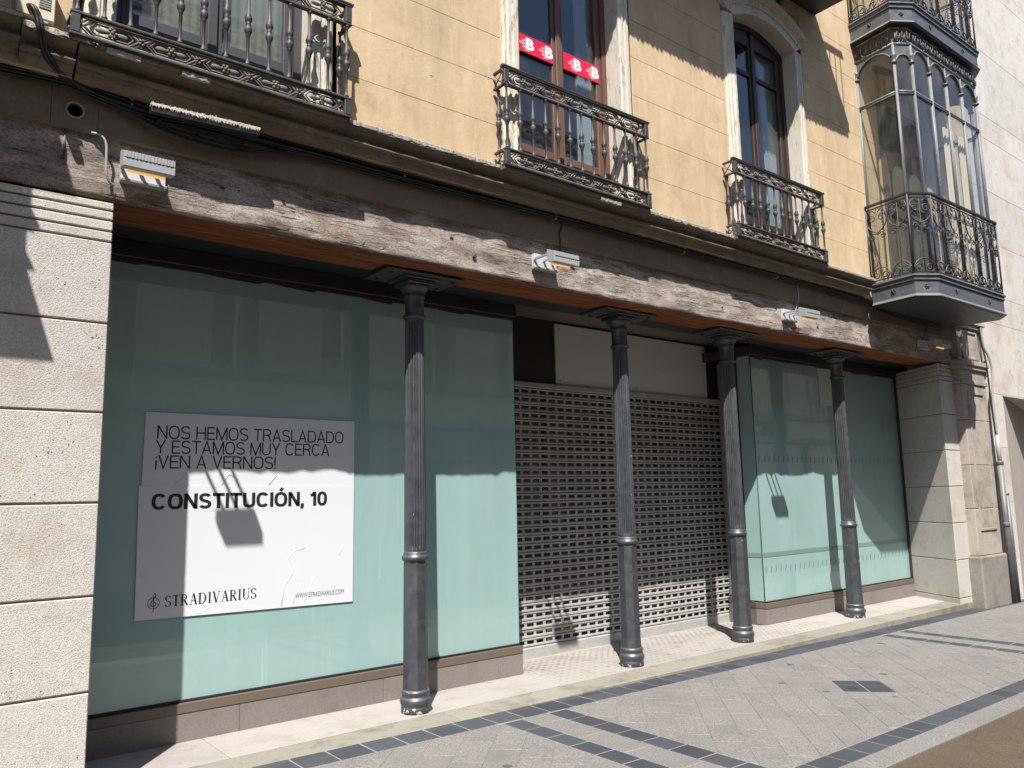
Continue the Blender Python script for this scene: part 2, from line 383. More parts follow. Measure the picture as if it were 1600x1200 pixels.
def tag(o, label, cat, group=None):
    o['label'] = label; o['category'] = cat; o['kind'] = 'thing'
    if group: o['group'] = group
    return o
def empty(name, loc, label=None, cat=None, group=None):
    o = bpy.data.objects.new(name, None); COL.objects.link(o); o.location = loc; o.empty_display_size = .2
    WORIG[o.name] = Vector(loc)
    if label: tag(o, label, cat, group)
    return o
def kids(o): return [c for c in bpy.data.objects if c.parent == o]
def copy_tree(o, parent=None):
    c = o.copy(); COL.objects.link(c); c.parent = parent
    for ch in kids(o): copy_tree(ch, c)
    return c
def struct(o): o['kind'] = 'structure'; return o
def stuff(o): o['kind'] = 'stuff'; return o

def clip(poly, x0, x1, y0, y1):
    def half(P, f):
        out = []
        for i in range(len(P)):
            a, b = P[i], P[(i+1) % len(P)]; fa, fb = f(a), f(b)
            if fa >= 0: out.append(a)
            if (fa >= 0) != (fb >= 0):
                t = fa/(fa-fb); out.append((a[0]+t*(b[0]-a[0]), a[1]+t*(b[1]-a[1])))
        return out
    for f in (lambda p: p[0]-x0, lambda p: x1-p[0], lambda p: p[1]-y0, lambda p: y1-p[1]):
        poly = half(poly, f)
        if len(poly) < 3: return []
    return poly
def area(P): return abs(sum(P[i][0]*P[(i+1)%len(P)][1]-P[(i+1)%len(P)][0]*P[i][1] for i in range(len(P))))/2
def inset(P, d):                                       # shrink convex polygon towards its centroid, roughly by d
    cx = sum(p[0] for p in P)/len(P); cy = sum(p[1] for p in P)/len(P)
    out = []
    for x, y in P:
        r = math.hypot(x-cx, y-cy) or 1; k = max(0, 1-d*1.25/r); out.append((cx+(x-cx)*k, cy+(y-cy)*k))
    return out

# ------------------------------------------------------------------ ground
def zp(x): return -.009*(x-3.2)-.004                   # the street falls gently to the right
def sloped(mb): return mb.map(lambda x, y, z: (x, y, z+zp(x)))
X0P, X1P = -14, 46
g = MB().add([(-160,-160,-.9),(160,-160,-.9),(160,160,-.9),(-160,160,-.9)], [(0,1,2,3)]).build('ground', 'asphalt'); struct(g)
rd = sloped(MB().add([(X0P,-4.1,-.012),(X1P,-4.1,-.012),(X1P,2.512,-.012),(X0P,2.512,-.012)], [(0,1,2,3)])).build('road', 'asphalt'); struct(rd)
pv = MB(); sloped(pv.add([(X0P,2.512,-.0035),(X1P,2.512,-.0035),(X1P,4.978,-.0035),(X0P,4.978,-.0035)], [(0,1,2,3)]))
pave = pv.build('pavement', 'joint_mortar'); struct(pave)
def paver(name, poly, mat, z=0.0, gap=.0055):
    P = inset(poly, gap); dz = rnd.uniform(-.0008, .0008); tx = rnd.uniform(-.002, .002)
    cx = sum(p[0] for p in P)/len(P)
    Q = inset(P, .005); n = len(P)
    vs = [(x, y, -.03) for x, y in P]+[(x, y, z+dz-.003+tx*(x-cx)) for x, y in P]+[(x, y, z+dz+tx*(x-cx)) for x, y in Q]
    fs = [tuple(range(2*n, 3*n))]+[(i, (i+1)%n, (i+1)%n+n, i+n) for i in range(n)]+[(i+n, (i+1)%n+n, (i+1)%n+2*n, i+2*n) for i in range(n)]
    return sloped(MB().add(vs, fs)).build(name, mat, pave, fix=False)
def rect(x0, x1, y0, y1): return [(x0,y0),(x1,y0),(x1,y1),(x0,y1)]
pairs = [(3.62, 3.79, 4.04, 4.22), (9.02, 9.19, 9.44, 9.62), (-1.78, -1.61, -1.36, -1.18)]
XL, XR = .9, 14.6
x = XL                                                  # dark row along the shop step, in two courses
while x < XR:
    w = .245
    paver('dark_paver', rect(x, x+w, 4.745, 4.915), 'dark_paver'); paver('dark_paver', rect(x, x+w, 4.915, 4.978), 'dark_paver')
    x += w
x = XL
while x < XR:                                           # dark row and granite kerb along the road
    w = .236
    if x > 3.2: paver('dark_paver', rect(x, x+w, 2.69, 2.862), 'dark_paver')
    x += w
x = 2.9
while x < XR:
    paver('kerb_stone', rect(x, x+.62, 2.512, 2.69), 'granite', .001); x += .62
for a0, a1, b0, b1 in pairs[:2]:
    y = 2.862
    while y < 4.74:
        y2 = min(y+.233, 4.745)
        if y2-y > .05:
            paver('dark_paver', rect(a0, a1, y, y2), 'dark_paver'); paver('dark_paver', rect(b0, b1, y, y2), 'dark_paver')
        y += .233
    y = 2.862
    while y < 4.74:
        y2 = min(y+.42, 4.745); paver('granite_slab', rect(a1, b0, y, y2), 'granite'); y += .42
c45 = math.sqrt(.5)
DC, DH = (6.57, 3.63), .205                             # the dark diamond of four tiles
fields = [(1.3, 3.62), (4.22, 9.02), (9.62, XR)]
for fx0, fx1 in fields:
    wS, LS = .205, .41
    for i in range(-90, 90):
        for j in range(-40, 40):
            o = (i % 3)*LS*.36
            u0, u1 = j*LS+o, (j+1)*LS+o; v0, v1 = i*wS, (i+1)*wS
            parts = [(u0, u1)]
            if i in (-1, 0): parts = [(u0, min(u1, -wS)), (max(u0, wS), u1)]
            for ua, ub in parts:
                if ub-ua < .03: continue
                q = clip([((u-v)*c45+6.57, (u+v)*c45+3.63) for u, v in ((ua,v0),(ub,v0),(ub,v1),(ua,v1))], fx0, fx1, 2.862, 4.745)
                if q and area(q) > .002: paver('granite_slab', q, 'granite', 0, .0016)
for i in (-1, 0):
    for j in (-1, 0):
        q = [((u-v)*c45+6.57, (u+v)*c45+3.63) for u, v in ((j*.205,i*.205),((j+1)*.205,i*.205),((j+1)*.205,(i+1)*.205),(j*.205,(i+1)*.205))]
        paver('dark_paver', q, 'dark_paver')
far = MB(); far.box(X0P, XL-.01, 2.52, 4.97, -.03, -.002); far.box(XR+.3, X1P, 2.52, 4.97, -.03, -.002)
stuff(sloped(far).build('far_paving', 'granite', pave))

# ------------------------------------------------------------------ the old building
B = empty('old_building', (6.2, 4.97, 0), 'old ochre stuccoed building with a timber beam over its ground floor shopfront', 'building')
# shop platform
def ramp_z(y): return 0 if y < 5.84 else -.095*(y-5.84)
plat = MB().box(.2, 12.3, 4.985, 5.83, -.35, -.012).build('shop_floor', 'joint_mortar', B)
plat2 = MB().add([(.2,5.831,-.014),(12.3,5.831,-.014),(12.3,9,-.32),(.2,9,-.32)], [(0,1,2,3)]).build('shop_floor', 'joint_mortar', B)
x = .3
while x < 12.0:
    w = rnd.uniform(.85, 1.25); x1 = min(x+w, 12.28)
    y1 = 5.262
    MB().box(x+.002, x1-.002, 4.98, y1-.003, -.2, rnd.uniform(-.002, .001)).build('threshold_stone', 'threshold_stone', B, .006)
    x = x1
x = .02
while x < 12.25:
    x1 = min(x+.92, 12.28)
    MB().box(x+.002, x1-.002, 5.266, 5.83, -.1, .0015).build('floor_tile', 'platform_tile', B, .003)
    x = x1
for i in range(12):                                     # small studded tiles in front of the shutter
    for j in range(3):
        xa, ya = 4.70+i*.34, 5.834+j*.34
        t = MB().box(xa, xa+.336, ya, ya+.336, -.1, .0).map(lambda x, y, z: (x, y, z+ramp_z(y)))
        t.build('floor_tile', 'platform_tile', B, .002)
st = MB()
for i in range(4*12):
    for j in range(14):
        xx, yy = 4.78+i*.085, 5.33+j*.085
        if yy < 5.8 or True: st.add([(xx-.012,yy-.012,.001),(xx+.012,yy-.012,.001),(xx+.012,yy+.012,.001),(xx-.012,yy+.012,.001),(xx-.008,yy-.008,.005),(xx+.008,yy-.008,.005),(xx+.008,yy+.008,.005),(xx-.008,yy+.008,.005)], [(4,5,6,7),(0,1,5,4),(1,2,6,5),(2,3,7,6),(3,0,4,7)])
st.map(lambda x, y, z: (x, y, z+ramp_z(y)))
stuff(st.build('tile_stud', 'threshold_stone', B, fix=False))

# piers of limestone blocks
JL = [-.12, .078, .592, 1.10, 1.61, 2.118, 2.635, 3.122, 3.186, 3.252, 3.312, 3.366]
MB().box(-2.2, .968, 4.985, 5.9, -.2, 3.36).build('pier_core', 'joint_backing', B)
for i in range(len(JL)-1):
    d = .004 if i else 0
    for xa, xb in ((-2.2, -.42), (-.412, .977)):
        MB().box(xa, xb, 4.97, 5.5, JL[i]+.006, JL[i+1]-.006).build('stone_block', 'limestone', B, .005)
JR = [z-.005 for z in JL]
def pierR(o): return [(11.76+o, 4.985+o), (12.42, 4.985+o), (12.42, 5.95), (12.305+o*.6, 5.95)]
MB().prism(pierR(.016), -.2, 3.355).build('pier_core', 'joint_backing', B)
for i in range(len(JR)-1):
    P = [(11.76, 4.985), (11.84, 4.985), (11.84, 5.11), (11.824, 5.12)]
    # two stones to a course: the splayed reveal and the front
    MB().prism([(11.76, 4.985), (11.83, 4.985), (12.33, 5.93), (12.29, 5.93)], JR[i]+.006, JR[i+1]-.006).build('stone_block', 'limestone', B, .004)
    MB().prism([(11.838, 4.985), (12.42, 4.985), (12.42, 5.1), (11.90, 5.1)], JR[i]+.006, JR[i+1]-.006).build('stone_block', 'limestone', B, .004)

# pilaster of old stone at the right end
def pil(poly, z0, z1, name='pilaster_stone', mat='old_limestone', bv=.008): return MB().prism(poly, z0, z1).build(name, mat, B, bv)
PX0, PX1, PY = 12.20, 13.02, 4.86
pil([(PX0-.06, PY-.05), (PX1+.05, PY-.05), (PX1+.05, 5.6), (PX0-.06, 5.6)], -.3, .62, 'pilaster_base', 'base_stone', .02)
zz = [.62, 1.28, 1.9, 2.55, 3.08]
for a, b_ in zip(zz, zz[1:]):
    pil([(PX0, PY), (PX1, PY), (PX1, 5.6), (PX0, 5.6)], a+.003, b_-.003)
for z0, z1, e in ((3.08, 3.14, .02), (3.14, 3.30, .0), (3.30, 3.36, .035), (3.36, 3.43, .06), (3.43, 3.93, -.015), (3.93, 3.99, .03), (3.99, 4.05, .06)):
    pil([(PX0-e, PY-e), (PX1+e, PY-e), (PX1+e, 5.6), (PX0-e, 5.6)], z0, z1, 'pilaster_capital', 'old_limestone', .006)
fr = MB()                                              # sunk panel mouldings
for z0, z1 in ((1.0, 2.93), (3.5, 3.86)):
    xa, xb = PX0+.17, PX1-.17
    yy = PY if z0 < 3 else PY+.015
    for (a, b_, c, d) in ((xa, xb, z1, z1+.035), (xa, xb, z0-.035, z0), (xa-.035, xa, z0-.035, z1+.035), (xb, xb+.035, z0-.035, z1+.035)):
        fr.box(a, b_, yy-.018, yy+.02, c, d)
fr.build('panel_moulding', 'old_limestone', B, .006)

# timber beam (front face 4.97, underside 3.37 .. 3.40), uneven old surface
def beam_piece(x0, x1, y0, y1, zb0, zb1, zt, name, rough):
    mb = MB(); nx = int((x1-x0)/.035); ring = []
    nz, ny = 11, 7
    prof = [(y1, zb1)]+[(y0+(y1-y0)*(1-k/ny), zb1+(zb0-zb1)*k/ny) for k in range(1, ny)]+[(y0, zb0+(zt-zb0)*k/nz) for k in range(nz+1)]
    m = len(prof); vs = []
    from mathutils import noise as N
    for i in range(nx+1):
        xx = x0+(x1-x0)*i/nx
        for k, (yy, z) in enumerate(prof):
            h = N.fractal(Vector((xx*2.2, yy*5, z*8)), .8, 2.1, 5)*rough+N.noise(Vector((xx*.6, 2, z*3)))*rough*.9
            sag = .012*math.sin((xx-.9)/11*math.pi)*-1
            if k < ny-1: vs.append((xx, yy, z+h*.25+sag))
            elif k <= ny+1: vs.append((xx, yy+abs(h)*1.3, z+abs(h)*.45+sag))
            else: vs.append((xx, yy+h*.9, z+sag*.5))
    fs = [(i*m+k, (i+1)*m+k, (i+1)*m+k+1, i*m+k+1) for i in range(nx) for k in range(m-1)]
    mb.add(vs, fs, True)
    mb.add([(x0,y,z) for y,z in prof]+[(x0,y1,zt)], [tuple(range(m+1))]); mb.add([(x1,y,z) for y,z in prof]+[(x1,y1,zt)], [tuple(range(m+1))])
    return mb.build(name, 'weathered_timber', B)
beam_piece(-2.2, 11.55, 4.97, 5.195, 3.372, 3.388, 3.80, 'timber_beam', .02)
beam_piece(11.553, 12.2, 4.975, 5.195, 3.372, 3.388, 3.80, 'timber_beam', .02)
beam_piece(.99, 11.9, 5.2, 5.46, 3.395, 3.40, 3.80, 'timber_board', .004)
for i in range(13):                                     # old fixing holes and gouges in the beam face
    xx = rnd.uniform(.9, 11.2); z = rnd.uniform(3.45, 3.62); w = rnd.uniform(.012, .045); h = rnd.uniform(.006, .014)
    MB().add([(xx, 4.957, z), (xx+w*.7, 4.957, z-h*.4), (xx+w, 4.957, z+h*.3), (xx+w*.4, 4.957, z+h), (xx, 4.98, z), (xx+w*.7, 4.98, z-h*.4), (xx+w, 4.98, z+h*.3), (xx+w*.4, 4.98, z+h)],
        [(0,1,2,3),(0,4,5,1),(1,5,6,2),(2,6,7,3),(3,7,4,0)]).build('gouge', 'brown_metal', B)
MB().box(.98, 12.2, 5.462, 5.80, 3.42, 3.62).build('steel_lintel', 'navy_steel', B)
MB().box(.98, 12.2, 5.80, 6.64, 3.545, 3.66).build('soffit_panel', 'taupe_metal', B)

# plaster fascia with an open vent hole
FZ0, FZ1, FY = 3.747, 4.06, 4.93
MB().box(-2.2, .62, FY, 5.2, FZ0, FZ1).build('fascia', 'fascia_plaster', B, .004)
MB().box(.86, 12.18, FY, 5.2, FZ0, FZ1).build('fascia', 'fascia_plaster', B, .004)
hole = MB(); hx, hz, hr, NN = .74, 3.86, .043, 24
ring = [(hx+hr*math.cos(2*math.pi*i/NN), hz+hr*math.sin(2*math.pi*i/NN)) for i in range(NN)]
outer = []
for i in range(NN):
    a = 2*math.pi*i/NN; ca, sa = math.cos(a), math.sin(a)
    tx = ((.86 if ca > 0 else .62)-hx)/ca if abs(ca) > 1e-6 else 9e9; tz = ((FZ1 if sa > 0 else FZ0)-hz)/sa if abs(sa) > 1e-6 else 9e9
    t = min(tx, tz); outer.append((hx+ca*t, hz+sa*t))
vs = [(x, FY, z) for x, z in ring]+[(x, FY, z) for x, z in outer]
fs = [(i, (i+1)%NN, (i+1)%NN+NN, i+NN) for i in range(NN)]
hole.add(vs, fs)
for cxx, czz in ((.86, FZ1), (.62, FZ1), (.62, FZ0), (.86, FZ0)):
    near = sorted(range(NN), key=lambda i: (outer[i][0]-cxx)**2+(outer[i][1]-czz)**2)[:2]
    hole.add([(cxx, FY, czz), (outer[near[0]][0], FY, outer[near[0]][1]), (outer[near[1]][0], FY, outer[near[1]][1])], [(0, 1, 2)])
hole.add([(x, FY, z) for x, z in ring]+[(x, 5.15, z) for x, z in ring], [(i, (i+1)%NN, (i+1)%NN+NN, i+NN) for i in range(NN)])
hole.box(.62, .86, 5.15, 5.2, FZ0, FZ1)
hole.add([(.62, FY, FZ0), (.86, FY, FZ0), (.86, 5.2, FZ0), (.62, 5.2, FZ0)], [(0,1,2,3)])
hp = hole.build('fascia', 'fascia_plaster', B, fix=False)
hp['label'] = 'plaster fascia piece with a round open vent hole'
MB().tube([(hx+.046*math.cos(2*math.pi*i/24), FY-.003, hz+.046*math.sin(2*math.pi*i/24)) for i in range(24)], .006, 6, True).build('vent_ring', 'old_limestone', B)
MB().lathe([(.001, 0), (.042, 0)], 0, 0, 20).map(lambda x, y, z: (hx+x, 5.05, hz+y)).build('vent_backing', 'dark_room', B, fix=False)

# stone cornice pieces
def cprof(dy=0, dz=0):
    P = [(4.90, 4.215), (4.705, 4.19), (4.70, 4.178), (4.70, 4.150), (4.706, 4.144), (4.722, 4.138), (4.745, 4.126), (4.764, 4.106), (4.772, 4.084), (4.772, 4.076), (4.748, 4.074), (4.745, 4.070), (4.745, 4.060), (4.750, 4.056),
         (4.778, 4.052), (4.784, 4.040), (4.800, 4.020), (4.830, 4.003), (4.875, 3.993), (4.93, 3.990), (4.99, 3.990), (4.99, 4.215)]
    return [(y+dy, z+dz) for y, z in P]
def cornice(x0, x1, dy=0, dz=0):
    mb = MB(); P = cprof(dy, dz); from mathutils import noise as N
    n = max(2, int((x1-x0)/.05)); m = len(P)
    vs = []
    for i in range(n+1):
        xx = x0+(x1-x0)*i/n
        for k, (y, z) in enumerate(P):
            h = N.fractal(Vector((xx*9, y*22, z*22)), .8, 2, 4)*.004
            vs.append((xx, y+h+(N.noise(Vector((xx*30, k, 0)))*.004 if k in (1, 2, 3) else 0), z+h*.6))
    fs = [(i*m+k, i*m+(k+1)%m, (i+1)*m+(k+1)%m, (i+1)*m+k) for i in range(n) for k in range(m)]
    mb.add(vs, fs); mb.add([vs[k] for k in range(m)], [tuple(range(m))]); mb.add([vs[n*m+k] for k in range(m)], [tuple(range(m))])
    return mb.build('cornice_stone', 'cornice_stone', B)
cuts = [(-2.2, .27, -.02, .10), (.275, .43, -.012, .04), (.434, .700, 0, .005), (.712, 2.36, 0, 0), (2.362, 4.3, 0, 0), (4.302, 6.2, 0, 0), (6.202, 8.1, 0, 0), (8.102, 9.585, 0, 0)]
for c in cuts: cornice(*c)
from mathutils import noise as NZ
def lit_dust(x0, x1, z, y):  # rough dusty top edge, coloured pale to carry the sunlit rim
    mb = MB(); n = int((x1-x0)/.012); vs = []
    for i in range(n+1):
        xx = x0+(x1-x0)*i/n; a = NZ.fractal(Vector((xx*18, 3, 1)), .7, 2.2, 5)
        h = .010+.012*a; d = .008+.009*NZ.noise(Vector((xx*40, 1, 7)))
        vs += [(xx, y+.03, z-.012-h*.3), (xx, y-d*.6, z-.010-abs(h)*.9), (xx, y-d, z+.004+a*.004), (xx, y+.02, z+.016+h*.5), (xx, y+.06, z+.014)]
    fs = [(i*5+k, i*5+k+1, (i+1)*5+k+1, (i+1)*5+k) for i in range(n) for k in range(4)]
    mb.add(vs, fs)
    return mb.build('lit_dust_edge', 'lit_dust', B)
for c in ((-2.2, .27, 4.275, 4.688), (.275, .43, 4.215, 4.692), (.434, .78, 4.183, 4.70), (2.36, 3.66, 4.178, 4.70), (5.41, 6.68, 4.178, 4.70), (8.46, 9.585, 4.178, 4.70), (.84, 1.02, 4.158, 4.672), (1.25, 1.42, 4.152, 4.672), (4.75, 5.0, 4.152, 4.672)): lit_dust(*c)
# little stone sills under the balconies
for xa, xb in ((.80, 2.34), (3.69, 5.39), (6.70, 8.44)):
    MB().box(xa, xb, 4.668, 4.90, 4.152, 4.186).build('balcony_sill', 'cornice_stone', B, .006)

# upper wall: scored stucco blocks round the openings, backed by masonry
OPEN = [(.70, 2.32, 8.2), (3.79, 5.38, 8.2), (6.86, 8.45, 7.02)]
MIRX = (9.72, 12.05)
ZT = 12.5
def free(x0, x1, z0, z1):
    segs = [(x0, x1)]
    for a, b_, zt in OPEN:
        if z0 < zt-.02:
            out = []
            for s0, s1 in segs:
                if s1 <= a or s0 >= b_: out.append((s0, s1)); continue
                if s0 < a: out.append((s0, a))
                if s1 > b_: out.append((b_, s1))
            segs = out
    return [s for s in segs if s[1]-s[0] > .02]
courses = [4.19+.392*i for i in range(13)]
for i, (z0, z1) in enumerate(zip(courses, courses[1:])):
    x = -2.2-(.5 if i % 2 else 0)
    while x < 13.05:
        for s0, s1 in free(max(x, -2.2), min(x+1.0, 13.05), z0, z1):
            e0 = .0006 if abs(s0-x) < 1e-6 else 0; e1 = .0006 if abs(s1-x-1.0) < 1e-6 else 0
            MB().box(s0+e0, s1-e1, 4.82+rnd.uniform(-.0008, .0008), 4.90, z0+.0013, z1-.0013).build('stucco_block', 'ochre_stucco', B, .0016)
        x += 1.0
core = MB()
zs = [4.0, 7.02, 8.2, ZT]
for z0, z1 in zip(zs, zs[1:]):
    for s0, s1 in free(-2.2, 13.05, z0, z1):
        core.box(s0, s1, 4.8275, 5.25, z0, z1)
core.box(-2.2, 13.05, 4.83, 5.25, courses[-1], ZT)
core.build('masonry', 'joint_backing', B)
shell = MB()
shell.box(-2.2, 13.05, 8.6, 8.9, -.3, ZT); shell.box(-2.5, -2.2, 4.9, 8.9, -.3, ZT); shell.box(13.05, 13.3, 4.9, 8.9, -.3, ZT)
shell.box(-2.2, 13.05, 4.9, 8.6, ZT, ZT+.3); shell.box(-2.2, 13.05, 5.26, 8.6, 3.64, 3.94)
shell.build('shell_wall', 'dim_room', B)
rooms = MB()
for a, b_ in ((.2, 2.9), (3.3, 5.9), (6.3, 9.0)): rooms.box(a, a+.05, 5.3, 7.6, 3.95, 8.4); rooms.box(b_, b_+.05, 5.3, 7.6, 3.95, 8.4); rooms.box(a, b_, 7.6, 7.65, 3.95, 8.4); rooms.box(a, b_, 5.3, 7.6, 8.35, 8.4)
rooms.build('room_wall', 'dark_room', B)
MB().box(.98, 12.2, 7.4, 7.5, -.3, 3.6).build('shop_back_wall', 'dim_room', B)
MB().box(4.70, 8.80, 6.74, 6.76, -.1, 2.8).build('inner_door', 'inner_glass', B)
for xx in (4.9, 5.75, 6.7, 7.65, 8.6): MB().box(xx, xx+.06, 6.70, 6.739, -.1, 2.8).build('door_frame', 'taupe_metal', B)

# french windows
def arch_pts(x0, x1, zs_, rise, n=14):
    return [(x0+(x1-x0)*i/n, zs_+rise*(1-(2*i/n-1)**2)) for i in range(n+1)]
def window(xa, xb, ztop, rise, wood, glassm, lab, curtain=None, zsplit=None, cmat='curtain', fold=.018):
    """xa..xb is the clear opening; surround 0.18 wide"""
    sw = .165; lx, rx = xa-sw, xb+sw
    for nm, (p, q) in (('jamb', (lx, xa)), ('jamb', (xb, rx))):
        mb = MB()
        P = [(p, 4.80), (p+.02, 4.785), (p+.045, 4.785), (p+.055, 4.772), (p+.075, 4.772), (p+.082, 4.782), (p+.10, 4.782), (p+.108, 4.766), (p+.15, 4.766), (q, 4.776), (q, 5.26), (p, 5.26)]
        if p > xa: P = [(p, 4.776), (p+.015, 4.766), (p+.057, 4.766), (p+.065, 4.782), (p+.083, 4.782), (p+.09, 4.772), (p+.11, 4.772), (p+.12, 4.785), (p+.145, 4.785), (q, 4.80), (q, 5.26), (p, 5.26)]
        mb.prism(P, 4.19, ztop); w = mb.build('window_surround', 'surround_plaster', B)
    # head: moulded bands following the curve
    inner = arch_pts(xa, xb, ztop, rise)
    for (o0, o1, yf) in ((0, .07, 4.766), (.07, .12, 4.782), (.12, .20, 4.772), (.20, .235, 4.74), (.235, .27, 4.70)):
        A = arch_pts(xa-min(o0, .165), xb+min(o0, .165), ztop+o0*.55, rise+o0*.45); A2 = arch_pts(xa-min(o1, .2), xb+min(o1, .2), ztop+o1*.55, rise+o1*.45)
        if o0 == 0: A = inner
        mb = MB(); n = len(A); ya, yb = yf, 5.26
        vs = [(x, ya, z) for x, z in A]+[(x, ya, z) for x, z in A2]+[(x, yb, z) for x, z in A]+[(x, yb, z) for x, z in A2]
        fs = []
        for i in range(n-1):
            fs += [(i, i+1, n+i+1, n+i), (2*n+i, i+2*n+1, i+1, i), (n+i, n+i+1, 3*n+i+1, 3*n+i)]
        fs += [(0, n, 3*n, 2*n), (n-1, 2*n-1, 4*n-1, 3*n-1)]
        mb.add(vs, fs).build('window_head', 'surround_plaster', B)
    if ztop < 7.5:                                      # spandrel above the curved head
        A2 = arch_pts(xa-.165, xb+.165, ztop+.27*.55, rise+.27*.45)
        mb = MB(); n = len(A2); top = ztop+rise+.32
        MB().extrude_y(A2+[(xb+.165, top), (xa-.165, top)], 4.822, 5.2).build('stucco_block', 'ochre_stucco', B)
    yF = 4.95                                           # frame, sashes and panes
    f = MB()
    f.box(xa, xa+.055, yF, yF+.09, 4.2, ztop+.0); f.box(xb-.055, xb, yF, yF+.09, 4.2, ztop)
    fi = arch_pts(xa, xb, ztop, rise); fo = arch_pts(xa, xb, ztop-.07, rise)
    n = len(fi)
    f.add([(x, yF, z) for x, z in fi]+[(x, yF, z) for x, z in fo]+[(x, yF+.09, z) for x, z in fi]+[(x, yF+.09, z) for x, z in fo],
          [(i, i+1, n+i+1, n+i) for i in range(n-1)]+[(n+i, n+i+1, 3*n+i+1, 3*n+i) for i in range(n-1)])
    F = f.build('window', wood, B); F['label'] = lab
    xm = (xa+xb)/2
    for s, (p, q) in enumerate(((xa+.06, xm-.004), (xm+.004, xb-.06))):
        m = MB(); y0, y1 = yF+.02, yF+.07; st_ = .062
        zt = ztop-.06
        m.box(p, p+st_, y0, y1, 4.21, zt+rise*.6); m.box(q-st_, q, y0, y1, 4.21, zt+rise*.6)
        m.box(p+st_, q-st_, y0, y1, 4.21, 4.60); m.box(p+st_, q-st_, y0-.012, y0, 4.30, 4.53)
        if zsplit: m.box(p+st_, q-st_, y0, y1, zsplit, zsplit+.05)
        m.box(p+st_, q-st_, y0, y1, zt-.03, zt+rise)
        if s == 0: m.box(q-.028, q+.032, y0-.022, y0-.001, 4.21, zt+rise*.8)
        sash = m.build('sash', wood, F, .004)
        MB().box(p+st_-.01, q-st_+.01, y0+.02, y0+.026, 4.58, ztop).build('pane', glassm, F)
        if curtain:
            c = MB(); npl = 9
            for side, frac in curtain[s]:
                w = (q-p)*frac; x0c = p+.03 if side < 0 else q-.03-w
                pts = [(x0c+w*i/(npl*4), y1+.06+fold*math.sin(i*math.pi/2)) for i in range(npl*4+1)]
                k = len(pts)
                c.add([(x, y, 4.25) for x, y in pts]+[(x, y, ztop-.05) for x, y in pts], [(i, i+1, k+i+1, k+i) for i in range(k-1)], True)
            if c.v: c.build('curtain', cmat, F, fix=False)
    return F
window(.90, 2.115, 8.2, .1, 'grey_wood', 'old_window_glass', 'dark grey painted french window', [[(-1, .95)], [(-1, .95)]], None, 'net_curtain', .005)
window(3.955, 5.175, 8.2, .1, 'brown_wood', 'window_glass', 'brown wooden french window', [[], [(1, .36)]])
window(7.02, 8.235, 6.80, .16, 'dark_wood', 'window_glass', 'dark brown french window under a curved head', [[], [(1, .42)]], 6.33)

# ------------------------------------------------------------------ iron columns
def make_column(cx, cy):
    root = empty('iron_column', (cx, cy, 0))
    MB().lathe([(.112, 0), (.112, .045), (.108, .05), (.114, .06), (.119, .075), (.119, .095), (.110, .112), (.104, .116), (.104, .135), (.108, .14), (.108, .155), (.097, .17)], cx, cy, 32).build('column_base', 'painted_iron', root)
    a0 = math.pi/8
    def octa(r, z, a):
        k = (a-a0) % (math.pi/4)-math.pi/8
        return r*math.cos(math.pi/8)/math.cos(k)*1.04
    MB().lathe([(.096, .165), (.092, .30), (.087, 1.10), (.087, 1.125)], cx, cy, 48, octa, smooth=False).build('lower_shaft', 'painted_iron', root)
    MB().lathe([(.084, 1.118), (.098, 1.122), (.104, 1.135), (.104, 1.15), (.096, 1.16), (.092, 1.165), (.092, 1.18), (.086, 1.19)], cx, cy, 32).build('collar', 'painted_iron', root)
    nf = 20
    def flute(r, z, a):
        t = (a*nf/(2*math.pi)) % 1.0
        d = .0 if t < .18 or t > .82 else .0085*math.sin((t-.18)/.64*math.pi)
        e = min(1, max(0, (z-1.20)/.03)) * min(1, max(0, (3.02-z)/.03))
        return r-d*e
    MB().lathe([(.086, 1.185), (.086, 1.205), (.086, 1.235), (.083, 1.9), (.079, 2.6), (.076, 2.99), (.076, 3.02), (.076, 3.03)], cx, cy, nf*8, flute, smooth=False).build('fluted_shaft', 'painted_iron', root)
    MB().lathe([(.076, 3.025), (.090, 3.03), (.094, 3.042), (.090, 3.055), (.078, 3.06), (.076, 3.07), (.078, 3.20), (.086, 3.205), (.086, 3.215), (.080, 3.225), (.092, 3.25), (.112, 3.272), (.122, 3.29), (.122, 3.30)], cx, cy, 32).build('capital', 'painted_iron', root)
    MB().box(cx-.125, cx+.125, cy-.125, cy+.125, 3.30, 3.335).build('abacus', 'painted_iron', root, .006)
    MB().box(cx-.165, cx+.165, cy-.15, cy+.15, 3.335, 3.352).build('abacus', 'painted_iron', root, .004)
    MB().box(cx-.36, cx+.36, cy-.20, cy+.185, 3.352, 3.372).build('bearing_plate', 'painted_iron', root, .004)
    for sx in (-1, 1):
        for sy in (-1, 1):
            MB().lathe([(.018, 3.333), (.018, 3.352)], cx+sx*.29, cy+sy*.12-.008, 6, smooth=False).build('bolt', 'painted_iron', root)
    return root
c1 = make_column(3.306, 5.40)
clabs = ['fluted dark iron column in front of the large green window, nearest the white poster', 'fluted dark iron column in front of the roller shutter, below the white panel',
         'fluted dark iron column at the right edge of the roller shutter', 'fluted dark iron column in front of the small right hand display window']
for i, x in enumerate((3.306, 5.672, 7.403, 9.748)):
    c = c1 if i == 0 else copy_tree(c1)
    c.location = (x, 5.40, 0); tag(c, clabs[i], 'column', 'iron columns carrying the timber beam')
    if i: c.rotation_euler = (R(rnd.uniform(-.15, .15)), R((.1, -.05, .1)[i-1]), 0)

